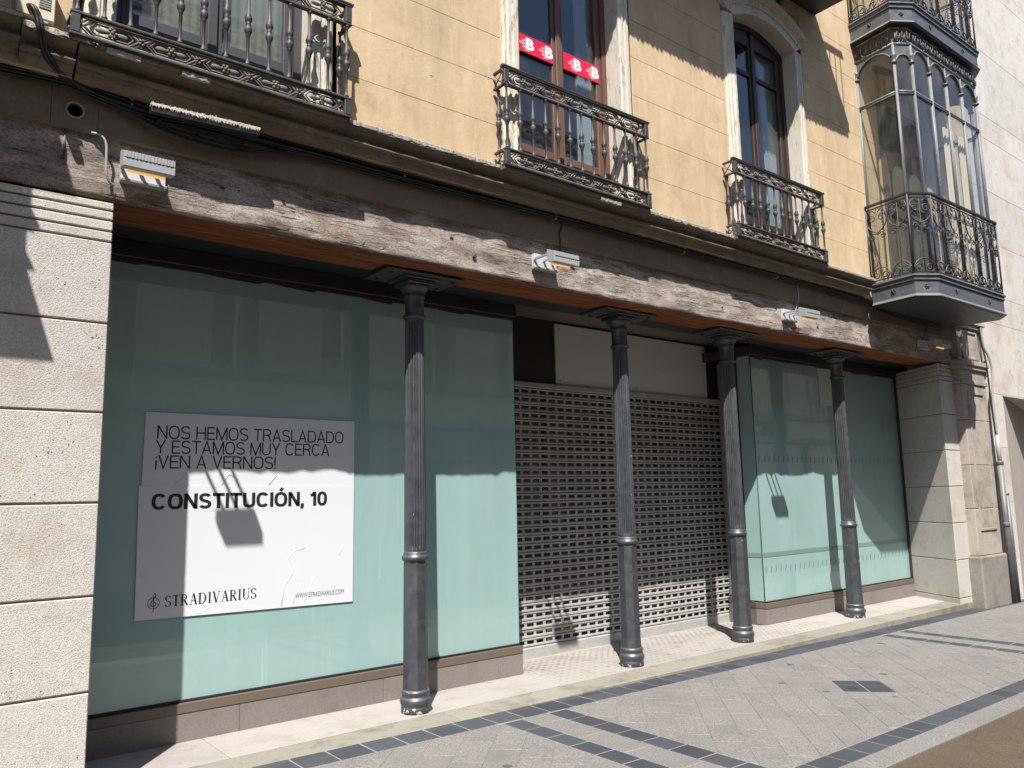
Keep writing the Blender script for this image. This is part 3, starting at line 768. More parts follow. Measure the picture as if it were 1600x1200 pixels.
# ------------------------------------------------------------------ display windows
def display(name, x0, x1, yg, ret_left, ret_right, yb, lab):
    root = empty(name, ((x0+x1)/2, yg, 0), lab, 'shop window')
    zb, zt = .268, 3.295
    def seg(nm, mat, dy, z0, z1, th, bv=.002, x_in=0):
        MB().box(x0-x_in, x1+x_in, yg-dy, yg-dy+th, z0, z1).build(nm, mat, root, bv)
    # plinth tiles
    xs = [x0+.003]
    while xs[-1] < x1-.9: xs.append(xs[-1]+1.15)
    xs.append(x1)
    for a, b_ in zip(xs, xs[1:]):
        MB().box(a+.0015, b_-.0015, yg-.045, yg+.1, 0, .186).build('plinth_tile', 'plinth_tile', root, .002)
    MB().box(x0, x1, yg-.05, yg+.1, .1875, .252).build('sill', 'taupe_metal', root, .003)
    MB().box(x0, x1, yg-.018, yg+.05, .253, .266).build('gasket', 'rubber', root)
    MB().box(x0, x1, yg, yg+.012, zb, zt).build('pane', 'frosted_green_glass', root)
    MB().box(x0, x1, yg-.055, yg+.1, 3.30, 3.42).build('head_frame', 'brown_metal', root, .004)
    MB().box(x0, x1, yg-.025, yg+.02, 3.272, 3.299).build('head_trim', 'brown_metal', root)
    sc = MB(); xx = x0+.05                              # torn upper edge of the film
    while xx < x1-.3:
        w = rnd.uniform(.15, .5); h = rnd.uniform(.006, .03)
        sc.add([(xx, yg-.003, 3.272), (xx+w, yg-.003, 3.272), (xx+w*.9, yg-.003, 3.272-h), (xx+w*.2, yg-.003, 3.272-h*.4)], [(0, 1, 2, 3)]); xx += w+rnd.uniform(.05, .5)
    stuff(sc.build('film_edge', 'brown_metal', root))
    for side, on in ((0, ret_left), (1, ret_right)):
        xr = x0 if side == 0 else x1
        if on:                                          # glass return running back to the shutter
            a, b_ = (xr, xr+.012) if side == 0 else (xr-.012, xr)
            y0_ = yg+.014
            if side == 0:
                MB().prism([(xr-.045, yg+.102), (xr+.1, yg+.102), (xr+.4, yb), (xr+.23, yb)], -.1, .186).build('plinth_tile', 'plinth_tile', root, .002)
                MB().prism([(xr-.05, yg+.102), (xr+.1, yg+.102), (xr+.4, yb), (xr+.225, yb)], .1875, .252).build('sill', 'taupe_metal', root, .003)
                MB().box(xr-.045, xr-.001, yg-.045, yg+.1, 0, .186).build('plinth_tile', 'plinth_tile', root, .002)
                MB().box(xr-.05, xr-.001, yg-.05, yg+.1, .1875, .252).build('sill', 'taupe_metal', root, .003)
                MB().box(xr-.055, xr-.001, yg-.055, yb, 3.30, 3.42).build('head_frame', 'brown_metal', root, .004)
                MB().box(xr-.02, xr+.03, yg+.21, yg+.27, .253, 3.30).build('frame_post', 'brown_metal', root)
            else:
                MB().box(xr-.1, xr+.03, yg+.102, yb, -.1, .186).build('plinth_tile', 'plinth_tile', root, .002)
                MB().box(xr-.1, xr+.035, yg+.102, yb, .1875, .252).build('sill', 'taupe_metal', root, .003)
            if side == 0:
                MB().box(a, b_, y0_, yg+.21, zb, zt).build('pane', 'frosted_green_glass', root)
                MB().prism([(a-.004, yg+.271), (b_, yg+.271), (b_+.27, yb), (a+.26, yb)], zb, 3.30).build('side_panel', 'galvanised', root)
            else: MB().box(a, b_, y0_, yb, zb, zt).build('pane', 'frosted_green_glass', root)
            MB().tube([(xr, yg+.004, zb), (xr, yg+.004, zt)], .006, 6).build('corner_seal', 'film_mark', root)
        else:
            a, b_ = (xr-.001, xr+.045) if side == 0 else (xr-.045, xr+.001)
            MB().box(a, b_, yg-.04, yg-.002, .253, 3.30).build('frame_post', 'brown_metal', root, .003)
    return root
dwL = display('display_window', .96, 4.692, 5.86, False, True, 6.57, 'large green frosted shop window with a white poster, behind the first iron column')
dwR = display('display_window', 8.515, 12.26, 5.86, True, False, 6.57, 'small green frosted corner window right of the roller shutter, crossed by a grey stripe')
# flat grey stripe and little dashes on the right window
MB().box(8.53, 12.2, 5.8565, 5.8595, .79, .845).build('grey_stripe', 'stripe_grey', dwR)
MB().box(8.5105, 8.5145, 5.875, 6.07, .79, .845).build('grey_stripe', 'stripe_grey', dwR)
da = MB()
for z in (.60, 1.955):
    x = 8.56
    while x < 12.2:
        da.add([(x, 5.857, z), (x+.012, 5.857, z), (x+.03, 5.857, z+.075), (x+.018, 5.857, z+.075)], [(0, 1, 2, 3)]); x += .105
stuff(da.build('film_dash', 'film_mark', dwR, fix=False))

# ------------------------------------------------------------------ roller shutter
SH = empty('roller_shutter', (6.6, 6.59, -.07), 'galvanised roller shutter with rows of small rectangular openings, between the two shop windows', 'shutter')
SX0, SX1, SZ0, SZ1, NS = 4.70, 8.80, .045, 2.76, 31
pit = (SZ1-SZ0)/NS
def slat_mesh():
    mb = MB(); w = .128; n = int((SX1-SX0)/w); x = SX0; h = pit
    za, zb = h*.34, h*.76                               # opening
    y = 6.585
    for i in range(n+1):
        xa = SX0+i*w; xb = min(xa+w, SX1)
        if xb-xa < .1: mb.box(xa, xb, y, y+.012, 0, h*.97); continue
        mb.box(xa, xa+.034, y, y+.005, za, zb)
    xe = SX1
    mb.extrude_x([(y+.003, .003), (y-.006, .009), (y-.006, za-.006), (y, za), (y+.006, za), (y+.006, .003)], SX0, xe)
    mb.extrude_x([(y, zb), (y-.005, zb+.005), (y-.005, h-.005), (y+.004, h-.002), (y+.006, h-.002), (y+.006, zb)], SX0, xe)
    return mb
first = None
for i in range(NS):
    if i == 0:
        first = slat_mesh().map(lambda x, y, z: (x, y, z+SZ0)).build('slat', 'galvanised', SH); base = first.location.copy()
    else:
        o = first.copy(); COL.objects.link(o); o.location = base+Vector((0, rnd.uniform(-.004, .004), pit*i)); o.rotation_euler = (R(rnd.uniform(-4, 4)), R(rnd.uniform(-.05, .05)), R(rnd.uniform(-.08, .08)))
MB().extrude_x([(6.575, -.075), (6.575, .03), (6.585, .043), (6.615, .043), (6.615, -.075)], SX0, SX1).build('bottom_bar', 'galvanised', SH, .003)
MB().box(SX0, SX1, 6.53, 6.62, 2.762, 2.815).build('head_box', 'galvanised', SH, .004)
for a in (SX0-.03, SX1+.002): MB().box(a, a+.028, 6.54, 6.63, -.07, 2.76).build('guide_rail', 'brown_metal', SH)
# panels over the shutter
MB().box(4.70, 8.84, 6.585, 6.62, 2.82, 3.54).build('panel_backing', 'brown_metal', B)
wp = MB().box(5.86, 8.53, 6.56, 6.583, 2.818, 3.515).build('sign_panel', 'white_panel', None, .002)
tag(wp, 'blank white sign panel mounted above the roller shutter', 'sign')
for x, z in ((5.92, 2.87), (7.16, 2.87), (8.47, 2.87), (5.92, 3.46), (8.47, 3.46)):
    MB().lathe([(.008, 0), (.007, .004)], 0, 0, 8).map(lambda a, b_, c, x=x, z=z: (x+a, 6.559-c, z+b_)).build('screw', 'rubber', wp)

# ------------------------------------------------------------------ lettering
def text_mb(txt, x0, x1, z0, z1, y, bold=0.0, shear=0.0, depth=.0012, spacing=1.0):
    cu = bpy.data.curves.new('lettering', 'FONT'); cu.body = txt; cu.offset = bold; cu.shear = shear; cu.resolution_u = 4; cu.space_character = spacing
    ob = bpy.data.objects.new('lettering', cu); COL.objects.link(ob)
    dg = bpy.context.evaluated_depsgraph_get(); dg.update()
    me = bpy.data.meshes.new_from_object(ob.evaluated_get(dg))
    vs = [v.co.copy() for v in me.vertices]; fs = [tuple(p.vertices) for p in me.polygons]
    bpy.data.objects.remove(ob); bpy.data.curves.remove(cu); bpy.data.meshes.remove(me)
    ax = min(v.x for v in vs); bx = max(v.x for v in vs); az = min(v.y for v in vs); bz = max(v.y for v in vs)
    mb = MB()
    mb.add([(x0+(v.x-ax)/(bx-ax)*(x1-x0), y, z0+(v.y-az)/(bz-az)*(z1-z0)) for v in vs], fs)
    return mb
# ---- poster: two overlapping sheets
po = MB(); PYF = 5.852
po.add([(1.417,PYF,2.228),(3.010,PYF,2.226),(3.008,PYF,1.70),(1.410,PYF,1.716),(1.417,PYF+.004,2.228),(3.010,PYF+.004,2.226),(3.008,PYF+.004,1.70),(1.410,PYF+.004,1.716)],
       [(0,1,2,3),(7,6,5,4),(0,4,5,1),(1,5,6,2),(2,6,7,3),(3,7,4,0)])
poster = empty('poster', (2.2, PYF, .8), 'large white moving notice poster stuck on the big green shop window', 'poster')
po.build('sheet', 'poster_paper', poster, fix=False)
P2 = PYF-.0025
po = MB(); po.add([(1.392,P2,1.722),(3.008,P2,1.705),(3.004,P2,.800),(1.402,P2,.826),(1.392,P2+.004,1.722),(3.008,P2+.004,1.705),(3.004,P2+.004,.8),(1.402,P2+.004,.826)],
       [(0,1,2,3),(7,6,5,4),(0,4,5,1),(1,5,6,2),(2,6,7,3),(3,7,4,0)])
po.build('sheet', 'poster_paper', poster, fix=False)
ink = lambda mb: mb.build('lettering', 'poster_ink', poster, fix=False)
yt = PYF-.0012
# grotesque capitals drawn from strokes of even weight (t = stroke weight, height 1)
def grot(ch, t):
    h = t/2
    def sup(cx, cz, rx, rz, a0, a1, n=22, e=2.5):
        out = []
        for i in range(n+1):
            a = R(a0+(a1-a0)*i/n); c, q = math.cos(a), math.sin(a)
            out.append((cx+rx*math.copysign(abs(c)**(2/e), c), cz+rz*math.copysign(abs(q)**(2/e), q)))
        return out
    O_ = lambda w: [sup(w/2, .5, w/2-h, .5-h+.008, 0, 360, 40)+['closed']]
    w = {'O': .76, 'C': .73, 'D': .71, 'S': .66, 'M': .84, 'N': .70, 'H': .70, 'E': .58, 'L': .53, 'T': .64, 'R': .68, 'A': .70, 'V': .68, 'Y': .68, 'U': .69, 'I': t, '0': .62, '1': .36, ',': t, '!': t, '\u00a1': t, '\u00d3': .76}[ch]
    if ch in 'O\u00d3': g = O_(w)
    elif ch == '0': g = O_(w)
    elif ch == 'C': g = [sup(w/2, .5, w/2-h, .5-h+.008, 38, 322, 30)]
    elif ch == 'D': g = [[(h, h), (h, 1-h), (w*.45, 1-h)]+sup(w*.42, .5, w*.58-h, .5-h, 85, -85, 20)+[(w*.45, h), (h*.2, h)]]
    elif ch == 'S': g = [sup(w/2, .75-h*.35, w/2-h*1.15, .25-h*.6, 22, 250, 18, 2.3)+[(w*.5, .5)]+sup(w/2, .25+h*.35, w/2-h, .25-h*.6, 70, -160, 18, 2.3)]
    elif ch == 'M': g = [[(h, 0), (h, 1)], [(w-h, 0), (w-h, 1)], [(h*1.1, 1-h*.3), (w/2, h*.4), (w-h*1.1, 1-h*.3)]]
    elif ch == 'N': g = [[(h, 0), (h, 1)], [(w-h, 0), (w-h, 1)], [(h*1.1, 1-h*.4), (w-h*1.1, h*.4)]]
    elif ch == 'H': g = [[(h, 0), (h, 1)], [(w-h, 0), (w-h, 1)], [(h, .52), (w-h, .52)]]
    elif ch == 'E': g = [[(h, 0), (h, 1)], [(h, h), (w, h)], [(h, .52), (w*.93, .52)], [(h, 1-h), (w, 1-h)]]
    elif ch == 'L': g = [[(h, 0), (h, 1)], [(h, h), (w, h)]]
    elif ch == 'T': g = [[(w/2, 0), (w/2, 1)], [(0, 1-h), (w, 1-h)]]
    elif ch == 'R': g = [[(h, 0), (h, 1)], [(h, 1-h), (w*.5, 1-h)]+sup(w*.5, .75-h*.4, w*.46-h, .25-h*.6, 88, -88, 14)+[(w*.5, .5-h*.4+h*.6), (h, .5+h*.2)], [(w*.55, .5), (w*.80, .36), (w*.84, .15), (w*.9, 0)]]
    elif ch == 'A': g = [[(h*.9, 0), (w/2, 1-h*.3), (w-h*.9, 0)], [(w*.2, .30), (w*.8, .30)]]
    elif ch == 'V': g = [[(h*.9, 1), (w/2, h*.3), (w-h*.9, 1)]]
    elif ch == 'Y': g = [[(h*.9, 1), (w/2, .42)], [(w-h*.9, 1), (w/2, .42)], [(w/2, 0), (w/2, .46)]]
    elif ch == 'U': g = [[(h, 1), (h, .34)]+sup(w/2, .32, w/2-h, .32-h+.008, 180, 360, 18)+[(w-h, .34), (w-h, 1)]]
    elif ch == 'I': g = [[(h, 0), (h, 1)]]
    elif ch == '1': g = [[(w-h, 0), (w-h, 1)], [(0, .74), (w*.4, .78), (w-h*1.2, 1-h*.3)]]
    elif ch == ',': g = [[(h, t), (h, 0), (h*.4, -.17)]]
    elif ch == '!': g = [[(h, .28), (h, 1)], [(h, 0), (h, t*1.05)]]
    else: g = [[(h, -.08), (h, .62)], [(h, .80), (h, .80+t*1.05)]]
    if ch == '\u00d3': g.append([(w*.46, 1.09), (w*.62, 1.30)])
    return w, g
def grot_text(txt, x0, x1, z0, z1, y, t, gap=.085):
    tot = 0; items = []
    for ch in txt:
        if ch == ' ': tot += .34; continue
        w, g = grot(ch, t); items.append((tot, g)); tot += w+gap
    tot -= gap; sx = (x1-x0)/tot; sz = z1-z0; mb = MB()
    for off, g in items:
        for st in g:
            closed = st[-1] == 'closed'; P = [Vector(p) for p in st if p != 'closed']
            if closed: P = P[:-1]
            n = len(P); Lf, Rt = [], []
            for i in range(n):
                a = P[i-1] if (i or closed) else None; b_ = P[(i+1) % n] if (i < n-1 or closed) else None
                d1 = (P[i]-a).normalized() if a is not None else None; d2 = (b_-P[i]).normalized() if b_ is not None else None
                n1 = Vector((-d1.y, d1.x)) if d1 else None; n2 = Vector((-d2.y, d2.x)) if d2 else None
                if n1 is None: m = n2
                elif n2 is None: m = n1
                else:
                    m = (n1+n2); m = m.normalized() if m.length > 1e-6 else n1; m = m/max(.35, m.dot(n1))
                Lf.append(P[i]+m*t/2); Rt.append(P[i]-m*t/2)
            vs = [(x0+(off+p.x)*sx, y, z0+p.y*sz) for p in Lf+Rt]
            mb.add(vs, [(i, (i+1) % n, n+(i+1) % n, n+i) for i in range(n if closed else n-1)])
    return mb
yt2 = P2-.0012
ink(grot_text('NOS HEMOS TRASLADADO', 1.497, 2.912, 2.045, 2.138, yt, .098))
ink(grot_text('Y ESTAMOS MUY CERCA', 1.490, 2.790, 1.942, 2.035, yt, .098))
ink(grot_text('\u00a1VEN A VERNOS!', 1.492, 2.352, 1.838, 1.930, yt, .098))
ink(grot_text('CONSTITUCI\u00d3N, 10', 1.478, 2.775, 1.556, 1.664, yt2, .19, .06))
ink(text_mb('WWW.STRADIVARIUS.COM', 2.525, 2.925, .868, .903, yt2, -.006))
# serif wordmark drawn stroke by stroke
def serif_word(word, x0, x1, z0, z1, y):
    mb = MB(); TH, TN = .17, .045
    def st(ax, az, bx, bz, w):
        d = Vector((bx-ax, bz-az)); p = Vector((-d.y, d.x)).normalized()*w/2
        return [(ax+p.x, az+p.y), (bx+p.x, bz+p.y), (bx-p.x, bz-p.y), (ax-p.x, az-p.y)]
    def sf(cx, z, w=.16): return st(cx-w, z+(.015 if z < .5 else -.015), cx+w, z+(.015 if z < .5 else -.015), .03)
    def arc(cx, cz, rx, rz, a0, a1, n=10, wf=lambda a: .1):
        out = []
        for i in range(n):
            a, b_ = R(a0+(a1-a0)*i/n), R(a0+(a1-a0)*(i+1)/n)
            out.append([(cx+(rx+wf(a)/2)*math.cos(a), cz+(rz+.02)*math.sin(a)), (cx+(rx+wf(b_)/2)*math.cos(b_), cz+(rz+.02)*math.sin(b_)),
                        (cx+(rx-wf(b_)/2)*math.cos(b_), cz+(rz-.02)*math.sin(b_)), (cx+(rx-wf(a)/2)*math.cos(a), cz+(rz-.02)*math.sin(a))])
        return out
    wt = lambda a: .05+.11*abs(math.cos(a))
    L = {'S': (.62, lambda: arc(.3, .74, .22, .24, 20, 270, 12, wt)+arc(.3, .26, .24, .24, 90, -160, 12, wt)+[st(.52, .78, .52, .98, TN), st(.07, .02, .07, .24, TN)]),
         'T': (.72, lambda: [st(.36, 0, .36, 1, TH), st(.03, .98, .69, .98, TN), st(.03, .8, .05, 1, TN), st(.69, .8, .67, 1, TN), sf(.36, 0)]),
         'R': (.78, lambda: [st(.16, 0, .16, 1, TH), sf(.16, 0), sf(.12, 1, .12), st(.2, .98, .38, .98, TN), st(.2, .5, .38, .5, TN), st(.36, .5, .68, 0, TH*.9), sf(.68, 0, .1)]+arc(.36, .74, .2, .24, 90, -90, 10, wt)),
         'A': (.80, lambda: [st(.12, 0, .4, 1, TN), st(.4, 1, .68, 0, TH), st(.2, .34, .58, .34, TN), sf(.12, 0, .12), sf(.68, 0, .14)]),
         'D': (.86, lambda: [st(.16, 0, .16, 1, TH), sf(.12, 0, .12), sf(.12, 1, .12), st(.2, .98, .38, .98, TN), st(.2, .02, .38, .02, TN)]+arc(.36, .5, .36, .48, 90, -90, 12, wt)),
         'I': (.40, lambda: [st(.2, 0, .2, 1, TH), sf(.2, 0), sf(.2, 1)]),
         'V': (.80, lambda: [st(.12, 1, .4, 0, TH), st(.4, 0, .68, 1, TN), sf(.12, 1, .14), sf(.68, 1, .12)]),
         'U': (.82, lambda: [st(.16, .3, .16, 1, TH), st(.66, .3, .66, 1, TN), sf(.16, 1), sf(.66, 1, .12)]+arc(.41, .3, .25, .29, 180, 360, 12, lambda a: .1))}
    tot = sum(L[c][0]+.08 for c in word); x = 0
    sx, sz = (x1-x0)/tot, z1-z0
    for c in word:
        for q in L[c][1](): mb.add([(x0+(x+a)*sx, y, z0+b_*sz) for a, b_ in q], [(0, 1, 2, 3)])
        x += L[c][0]+.08
    return mb
ink(serif_word('STRADIVARIUS', 1.590, 2.232, .897, .972, yt2))
cl = MB()                                               # clef emblem left of the word
cx, cz = 1.517, .930
def ribbon(mb, pts, w, y):
    for (ax, az), (bx, bz) in zip(pts, pts[1:]):
        d = Vector((bx-ax, bz-az)); p = Vector((-d.y, d.x)); p = p.normalized()*w/2 if p.length else p
        mb.add([(ax+p.x, y, az+p.y), (bx+p.x, y, bz+p.y), (bx-p.x, y, bz-p.y), (ax-p.x, y, az-p.y)], [(0, 1, 2, 3)])
ribbon(cl, [(cx+.037*math.cos(2*math.pi*i/24), cz+.037*math.sin(2*math.pi*i/24)) for i in range(25)], .004, yt2)
ribbon(cl, [(cx, cz-.062), (cx, cz+.055)], .004, yt2)
ribbon(cl, [(cx+.012, cz+.06), (cx+.014, cz+.045), (cx-.012, cz+.012), (cx-.018, cz-.008), (cx-.006, cz-.022), (cx+.012, cz-.018), (cx+.016, cz-.004), (cx+.004, cz+.006), (cx-.006, cz-.004)], .005, yt2)
ribbon(cl, [(cx, cz+.055), (cx+.006, cz+.066), (cx+.012, cz+.06)], .004, yt2)
cl.build('emblem', 'poster_ink', poster, fix=False)
wr = MB()                                               # wrinkles and bubbles in the sheets
def crease(pts, r=.0022): wr.tube([(x, P2-.0002, z) for x, z in pts], r, 5)
crease([(2.42, .82), (2.44, .97), (2.50, 1.05), (2.46, 1.16), (2.52, 1.22), (2.60, 1.24)]); crease([(2.51, .83), (2.53, .90), (2.57, .97)], .0018)
crease([(2.60, .84), (2.64, .92), (2.67, 1.02)], .0018); crease([(2.88, 1.16), (2.92, 1.25)], .0016); crease([(1.95, 1.72), (2.0, 1.80), (2.06, 1.77), (2.08, 1.71)], .0018)
crease([(1.62, 1.73), (1.68, 1.77), (1.70, 1.81)], .0016); crease([(2.30, 1.72), (2.36, 1.79)], .0016)
wr.build('crease', 'poster_paper', poster)

sheet = MB().box(10.06, 10.74, 5.852, 5.857, 2.75, 3.262).build('pale_sheet', 'pale_matt'); tag(sheet, 'thin pale rectangle on the green glass behind the rightmost column', 'paper')  # thin pale rectangle laid on the glass

# ---- red banners on the middle window
def banner(x0, x1, lab):
    r = empty('banner', ((x0+x1)/2, 4.958, 5.44), lab, 'banner', 'red letting banners')
    y = 4.962; zt, zb = 5.612, 5.445
    MB().box(x0, x1, y, y+.004, zb, zt).build('strip', 'red_vinyl', r)
    w = (x1-x0)/2
    for k in range(2):
        xa = x0+k*w+.015
        text_mb('B', xa+.112, xa+.205, zb+.035, zt-.022, y-.0015, .05).build('lettering', 'white_vinyl', r, fix=False)
        for i, t in enumerate(('LA', 'CASA', 'DE')):
            wd = (.032, .068, .032)[i]; z = zb+.102-.031*i
            text_mb(t, xa+.108-wd, xa+.108, z, z+.022, y-.0015, .01).build('lettering', 'white_vinyl', r, fix=False)
        MB().box(xa+.09, xa+.15, y-.0015, y-.001, zb+.022, zb+.026).build('underline', 'white_vinyl', r)
    return r
banner(4.06, 4.505, 'red letting banner on the left pane of the brown window')
banner(4.632, 5.085, 'red letting banner on the right pane of the brown window')

# ------------------------------------------------------------------ balconies
def rope(mb, a, b_, r): mb.tube([a, b_], r, 5)
def lattice(x0, x1, z0, z1, y):
    mb = MB(); n = 5; w = (x1-x0)/n; h = z1-z0; zc = (z0+z1)/2; r = .0062
    def path(pts): mb.tube([(x, y, z) for x, z in pts], r, 5, True, smooth=False)
    rope(mb, (x0, y, z0+.006), (x1, y, z0+.006), .006); rope(mb, (x0, y, z1-.006), (x1, y, z1-.006), .006)
    for i in range(n):
        a = x0+i*w; c = a+w*.5
        for s in (.46, .30):
            path([(c-w*.44*(1 if s > .4 else .8), zc), (c-w*.26, zc+h*s), (c+w*.26, zc+h*s), (c+w*.44*(1 if s > .4 else .8), zc), (c+w*.26, zc-h*s), (c-w*.26, zc-h*s)])
        for dx in (-w*.17, w*.17):
            mb.ball((c+dx, y, zc), (w*.11, .008, h*.16), 8, 4)
        for k in range(6):
            t = k*math.pi/3; mb.ball((c+.021*math.cos(t), y-.006, zc+.021*math.sin(t)), .011, 6, 4)
        mb.ball((c, y-.012, zc), .012, 6, 4)
        for sg in (-1, 1):                              # crossing straps and rosette between two long loops
            for o in (-.012, .012):
                rope(mb, (a+o-w*.17, y, zc-sg*h*.44), (a+o+w*.17, y, zc+sg*h*.44), r*.9)
        if i:
            for k in range(5): t = k*math.pi*.4; mb.ball((a+.015*math.cos(t), y-.008, zc+.015*math.sin(t)), .009, 6, 4)
    return mb
def baluster(x, y, z0, z1):
    h = z1-z0; m = z0+h*.53
    P = [(.010, z0), (.018, z0+.006), (.018, z0+.016), (.011, z0+.026), (.0095, z0+.05), (.010, m-.085), (.014, m-.08), (.014, m-.072), (.016, m-.066), (.025, m-.045), (.024, m-.025), (.014, m-.010), (.017, m-.004),
         (.017, m+.004), (.014, m+.010), (.022, m+.024), (.025, m+.042), (.016, m+.066), (.016, m+.074), (.011, m+.08), (.0085, z1-.05), (.010, z1-.02), (.016, z1-.012), (.016, z1)]
    return MB().lathe(P, x, y, 10)
def make_balcony(x0, x1):
    YF = 4.665; root = empty('balcony', ((x0+x1)/2, YF, 4.19))
    zA, zB, zC, zD = 4.19, 4.322, 4.865, 5.005
    for z0, z1 in ((zA, zB), (zC, zD)):
        lattice(x0+.05, x1-.05, z0+.012, z1-.012, YF).build('lattice_panel', 'cast_iron_brown', root)
        for zz_, e in ((z0-.002, .0), (z1-.008, .004)):
            MB().box(x0-.004, x1+.004, YF-.018-e, YF+.018+e, zz_-.004, zz_+.012).build('rail', 'balcony_iron', root, .003)
        for xx in (x0+.024, x1-.024):
            MB().box(xx-.024, xx+.024, YF-.02, YF+.02, z0+.009, z1-.013).build('post_block', 'balcony_iron', root, .004)
        for xx in (x0+.012, x1-.012):                   # short side returns
            MB().box(xx-.012, xx+.012, YF+.02, 4.80, z1-.013, z1+.004).build('side_rail', 'balcony_iron', root)
            MB().box(xx-.012, xx+.012, YF+.02, 4.80, z0-.006, z0+.010).build('side_rail', 'balcony_iron', root)
            l_ = MB(); rope(l_, (xx, YF+.03, z0+.02), (xx, 4.79, z1-.02), .006); rope(l_, (xx, YF+.03, z1-.02), (xx, 4.79, z0+.02), .006); l_.build('side_lattice', 'cast_iron_brown', root)
    hr = MB().extrude_x([(YF-.026, zD+.004), (YF-.026, zD+.016), (YF-.012, zD+.026), (YF+.012, zD+.026), (YF+.026, zD+.016), (YF+.026, zD+.004)], x0-.012, x1+.012).build('handrail', 'balcony_iron', root)
    b0 = None; n = 13
    for i in range(n):
        xx = x0+.03+(x1-x0-.06)*i/(n-1)
        if b0 is None: b0 = baluster(xx, YF, zB+.004, zC-.006).build('baluster', 'balcony_iron', root)
        else:
            o = b0.copy(); COL.objects.link(o); o.location = b0.location+Vector((xx-x0-.03, 0, 0)); o.rotation_euler = (0, 0, rnd.uniform(0, 6))
    for xx in (x0+.03, x1-.03):
        o = b0.copy(); COL.objects.link(o); o.location = Vector((xx-(x0+x1)/2, .105, b0.location.z))
    return root
bal = make_balcony(3.690, 5.388)
tag(bal, 'iron balcony railing before the brown window with the red banners', 'balcony', 'small iron balconies')
for dx, dz, lab in ((.652-3.690, -.012, 'iron balcony railing at the top left, before the dark grey window'), (6.702-3.690, -.002, 'iron balcony railing before the curved head window, next to the glazed bay')):
    c = copy_tree(bal); c.location = bal.location+Vector((dx, 0, dz)); tag(c, lab, 'balcony', 'small iron balconies')

# long upper balcony, mostly above the picture; it throws the scalloped shade on the wall
UB = empty('upper_balcony', (6, 4.82, 7.5), 'underside of a dark upper floor balcony at the top edge, left of the glazed bay', 'balcony')
ux0, ux1, uy, uz = 2.2, 8.82, 4.04, 7.50
MB().box(ux0, ux1, uy, 4.818, uz, uz+.13).build('slab', 'black_iron', UB, .01)
fm = MB()
x = ux0
while x < ux1-.05:
    w_ = rnd.uniform(.05, .085); hd = .05+.017*(8.82-x); q = rnd.uniform(.015, .045); x2 = min(x+w_, ux1)
    fm.extrude_y([(x, uz), (x2, uz), (x2, uz-hd), (x+w_*.75, uz-hd-q*.8), (x+w_*.5, uz-hd-q), (x+w_*.22, uz-hd-q*.6), (x, uz-hd)], uy, uy+.012); x = x2
fm.build('fringe', 'black_iron', UB)
for x in (2.6, 4.1, 5.6, 7.0, 8.0):
    k = MB(); k.extrude_x([(4.815, uz), (4.55, uz), (4.57, uz-.04), (4.68, uz-.07), (4.74, uz-.14), (4.77, uz-.2), (4.815, uz-.21)], x-.03, x+.03)
    k.build('bracket', 'black_iron', UB, .006)
MB().box(ux0, ux1, uy+.01, uy+.05, uz+1.0, uz+1.04).build('handrail', 'black_iron', UB)
x = ux0+.05
while x < ux1: MB().tube([(x, uy+.03, uz+.12), (x, uy+.03, uz+1.0)], .008, 5).build('baluster', 'black_iron', UB); x += .13

# ------------------------------------------------------------------ glazed bay
def spiral(cx, cz, r0, a0, turns, n=14, sgn=1):
    return [(cx+r0*(1-.78*i/n)*math.cos(a0+sgn*turns*2*math.pi*i/n), cz+r0*(1-.78*i/n)*math.sin(a0+sgn*turns*2*math.pi*i/n)) for i in range(n+1)]
def face_xf(p, q):
    d = Vector((q[0]-p[0], q[1]-p[1])); L = d.length; d.normalize(); nrm = Vector((d.y, -d.x))     # outward for a left-to-right run seen from the street
    return L, (lambda u, v, z: (p[0]+d.x*u+nrm.x*v, p[1]+d.y*u+nrm.y*v, z))
def offset_plan(P, e):
    out = []
    for i, p in enumerate(P):
        ns = []
        for a, b_ in ((i-1, i), (i, i+1)):
            if 0 <= a and b_ < len(P):
                d = Vector((P[b_][0]-P[a][0], P[b_][1]-P[a][1])).normalized(); ns.append(Vector((d.y, -d.x)))
        if len(ns) == 1: o = ns[0]*e
        else:
            s = (ns[0]+ns[1]).normalized(); o = s*(e/max(.3, s.dot(ns[0])))
        out.append((p[0]+o.x, p[1]+o.y))
    out[0] = (out[0][0], P[0][1]); out[-1] = (out[-1][0], P[-1][1])
    return out
